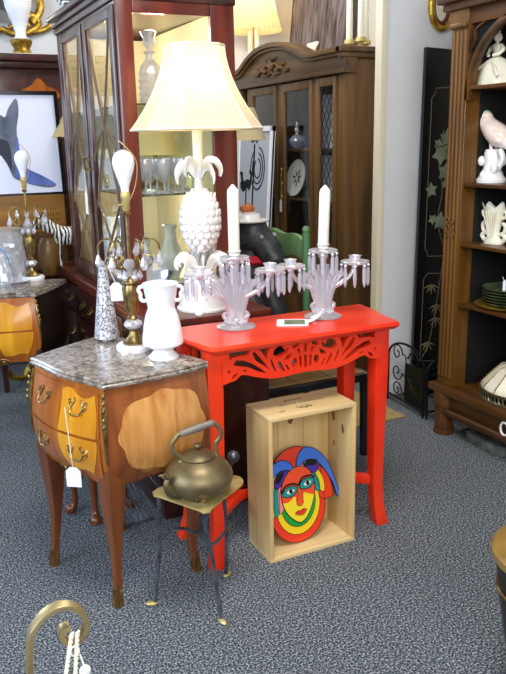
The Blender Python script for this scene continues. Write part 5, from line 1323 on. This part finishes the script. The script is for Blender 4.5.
# glass jars wrapped in clear bags
cl = thin_glass('clear_wrap', '#f6f8fb', .22, .08, .22)
b = MB(); b.lathe([(.09, 0), (.10, .02)]+[(.105, .04+.018*i) for i in range(9)]+[(.095, .20), (.08, .235), (.09, .25)], 26)
random.seed(11); b.v = [(x*(1+random.uniform(-.09, .05)), y*(1+random.uniform(-.09, .05)), z) for x, y, z in b.v]
single('glass_jar', b, cl, 'large crinkled clear glass jar behind the far left lamp', 'jar', (.50, 3.84, .719), ang=4)
Bg = thing('glass_bag', 'small clear bottle with blue ribbon handle at the left edge', 'bottle', (.455, 3.66, .719))
b = MB(); b.lathe([(.04, 0), (.05, .02), (.052, .07), (.03, .12), (.022, .15), (.018, .15), (.025, .12), (0, .02)], 20); obj('body', b, cl, Bg)
b = MB(); b.tube(smooth_pts([(-.045, 0, .05), (-.03, -.01, .15), (.0, -.015, .175), (.03, -.01, .14), (.052, 0, .04)], 5), .006, 8, flat=.4); obj('ribbon', b, mat('blue_ribbon', '#2f86d8', .4), Bg, label='bright blue ribbon')
b = MB(); b.box(-.014, .014, -.056, -.054, .03, .065); obj('paper_label', b, 'card', Bg)
b = MB(); b.lathe([(0, 0), (.05, .002), (.068, .010), (.069, .013), (.05, .006), (0, .005)], 24); single('dish', b, 'drop', 'shallow clear glass dish beside the far left lamp', 'dish', (.525, 3.72, .719))
# brown vase behind lamp
b = MB(); b.lathe([(.03, 0), (.035, .01), (.055, .08), (.05, .15), (.03, .19), (.038, .21), (.03, .21), (0, .18)], 20)
single('brown_jug', b, 'walnut', 'brown wooden jug between the zebra figure and the far left lamp', 'jug', (.715, 3.86, .719))
# gilt scroll ornament on the carpet behind chest
b = MB()
for P in ([(0, 0, .03), (.05, .02, .10), (.10, .05, .06), (.06, .03, .03), (.03, .02, .07)], [(.10, .05, .06), (.18, .10, .12), (.26, .14, .06), (.20, .1, .03)], [(0, 0, .03), (-.07, -.03, .05), (-.10, -.04, .10)]):
    b.tube(smooth_pts(P, 5), .017, 8)
single('gilt_ornament', b, 'gold', 'gilded scroll ornament lying on the carpet by the hutch', 'ornament', (.62, 4.42, 0))
# striped awning-like shade on hutch top
b = MB()
for k in range(7): b.box(0, .16, .03*k, .03*k+.03, .0+.012*k, .022+.012*k, k % 2)
single('striped_box', b, ['black', 'card'], 'black and white striped box on top of the hutch', 'box', (.80, 3.45, 1.921), ry=0)

# ------------------------------------------------------------------ foreground
Hk = thing('scroll_hook', 'pale gold scrolled metal hook holding a cord in the foreground', 'hook', (.09, .74, 0))
hp = smooth_pts([(.072, .60), (.074, .76), (.079, .845), (.089, .868), (.105, .879), (.122, .878), (.135, .866), (.139, .850), (.132, .837), (.120, .834), (.112, .843), (.114, .852), (.121, .853)], 5)
b = MB(); b.ribbon([(x, z) for x, z in hp], .0058, .714, .728); b.ribbon([(.066, .0), (.070, .3), (.072, .60)], .008, .714, .728)
obj('scroll', b, mat('champagne_metal', '#a08a5c', .38, .75, col2='#c4b283', nscale=14), Hk, world=True, bevel=.0015)
b = MB(); b.lathe([(.12, 0), (.12, .012), (.03, .03), (.012, .06), (.010, .08)], 24, (.068, .722, 0)); obj('base', b, 'brasspale', Hk, world=True)
Cd = thing('cord', 'cream twisted cord looped over the gold hook with a charm', 'cord', (.118, .708, .85))
for dx in (0, .006):
    b = MB(); n_ = 60
    for ph in (0, PI):
        b.tube([(.121-.024*i/n_*(1 if dx == 0 else .6)+dx+.0012*math.cos(i*1.1+ph), .708+.0012*math.sin(i*1.1+ph), .853-.115*i/n_) for i in range(n_+1)], .0016, 6)
    obj('strand', b, 'cream', Cd, world=True)
b = MB(); b.tube([(.122+.0045*math.cos(q), .706, .832+.006*math.sin(q)) for q in [2*PI*i/14 for i in range(14)]], .0010, 5, closed=True); b.tube([(.127, .706, .826), (.130, .704, .812)], .001, 5); b.ell((.1305, .704, .806), (.0065, .005, .007)); obj('charm', b, 'china', Cd, world=True)
Br = thing('barrel_stand', 'dark round wooden stand with brass bound top at the right edge', 'stand', (1.35, 1.125, 0))
b = MB(); b.lathe([(.105, .05), (.115, .10), (.140, .25), (.158, .372)], 40); obj('drum', b, mat('dark_drum', '#17120e', .4, col2='#2c2118', nscale=20), Br)
b = MB(); b.lathe([(.158, .370), (.166, .374), (.167, .392), (.160, .400), (0, .401)], 48); obj('top', b, wood('drum_top', '#6e5326', '#9c7c3e', 'x', 9, .35), Br, label='brass bound brown top')
for z, r_ in ((.372, .160), (.29, .147), (.06, .109)):
    b = MB(); b.tube([(r_*math.cos(2*PI*i/48), r_*math.sin(2*PI*i/48), z) for i in range(48)], .0045, 6, closed=True); obj('hoop', b, 'brass', Br)
b = MB(); b.tube(smooth_pts([(-.125, -.02, .21), (-.15, -.03, .205), (-.152, -.06, .18), (-.118, -.07, .17)], 4), .007, 8); obj('ring_handle', b, 'steel', Br)
for k in range(3):
    a = 2*PI*k/3+.2; b = MB(); b.tube([(.09*math.cos(a), .09*math.sin(a), .06), (.10*math.cos(a), .10*math.sin(a), 0)], .016, 8); obj('foot', b, 'mahog', Br)
# small white flower tag on the sideboard edge
b = MB(); b.ell((0, 0, .007), (.013, .004, .008), 10, 6); b.ell((.010, 0, .012), (.008, .004, .008), 8, 5); b.ell((-.009, 0, .010), (.007, .004, .007), 8, 5)
single('paper_flower', b, 'card', 'tiny white paper flower on the sideboard edge behind red table', 'flower', (.955, 2.425, .7575))

# ------------------------------------------------------------------ light
def area(nm, loc, target, size, power, col=(1, 1, 1), sy=None):
    l = bpy.data.lights.new(nm, 'AREA'); l.shape = 'RECTANGLE'; l.size = size; l.size_y = sy or size; l.energy = power; l.color = col
    o = bpy.data.objects.new(nm, l); C.objects.link(o); o.location = loc
    o.rotation_euler = (Vector(target)-Vector(loc)).to_track_quat('-Z', 'Y').to_euler()
def point(nm, loc, power, col, r=.03):
    l = bpy.data.lights.new(nm, 'POINT'); l.energy = power; l.color = col; l.shadow_soft_size = r
    o = bpy.data.objects.new(nm, l); C.objects.link(o); o.location = loc
area('shop_window_light', (-.4, -2.2, 2.4), (.9, 2.2, .6), 2.6, 140, (.97, .98, 1), 2.0)
area('side_window_light', (-2.8, 1.4, 1.9), (1, 2.6, .9), 2.4, 140, (.66, .81, 1), 1.8)
area('ceiling_light_near', (.7, 1.2, 2.75), (.7, 1.2, 0), 1.0, 50, (1, .98, .95), .6)
area('ceiling_light_far', (1.6, 3.9, 2.75), (1.6, 3.9, 0), 1.2, 30, (1, .97, .92), .6)
point('pineapple_bulb_light', (1.022, 2.55, 1.53), 3.8, (1, .83, .58), .04)
point('hutch_low_fill', (1.05, 3.15, 1.10), 5, (1, .9, .7), .04)  # added fill that brightens the lower glassware; no fixture here
area('rear_sheen_fill', (-1.2, 5.3, 1.7), (.4, 2.6, .9), 1.6, 60, (.68, .82, 1), 1.6)  # added area light for a pale sheen on the hutch frames; no window here
point('hutch_cabinet_light', (1.03, 3.0, 1.78), 5, (1, .86, .62), .05)
point('hutch_cabinet_light_far', (1.03, 3.45, 1.78), 5, (1, .86, .62), .05)
point('pleated_bulb_light', (2.50, 5.10, 2.26), 8, (1, .80, .55), .04)
wd = bpy.data.worlds.new('world'); S.world = wd; wd.use_nodes = True
wd.node_tree.nodes['Background'].inputs['Color'].default_value = (.92, .95, 1, 1); wd.node_tree.nodes['Background'].inputs['Strength'].default_value = .13
vs_ = S.view_settings; S.display_settings.display_device = 'sRGB'
vs_.view_transform = 'Standard'; vs_.look = 'None'; vs_.gamma = 1; vs_.use_curve_mapping = False; vs_.exposure = 0
S.cycles.max_bounces = 10; S.cycles.transparent_max_bounces = 24; S.cycles.transmission_bounces = 10
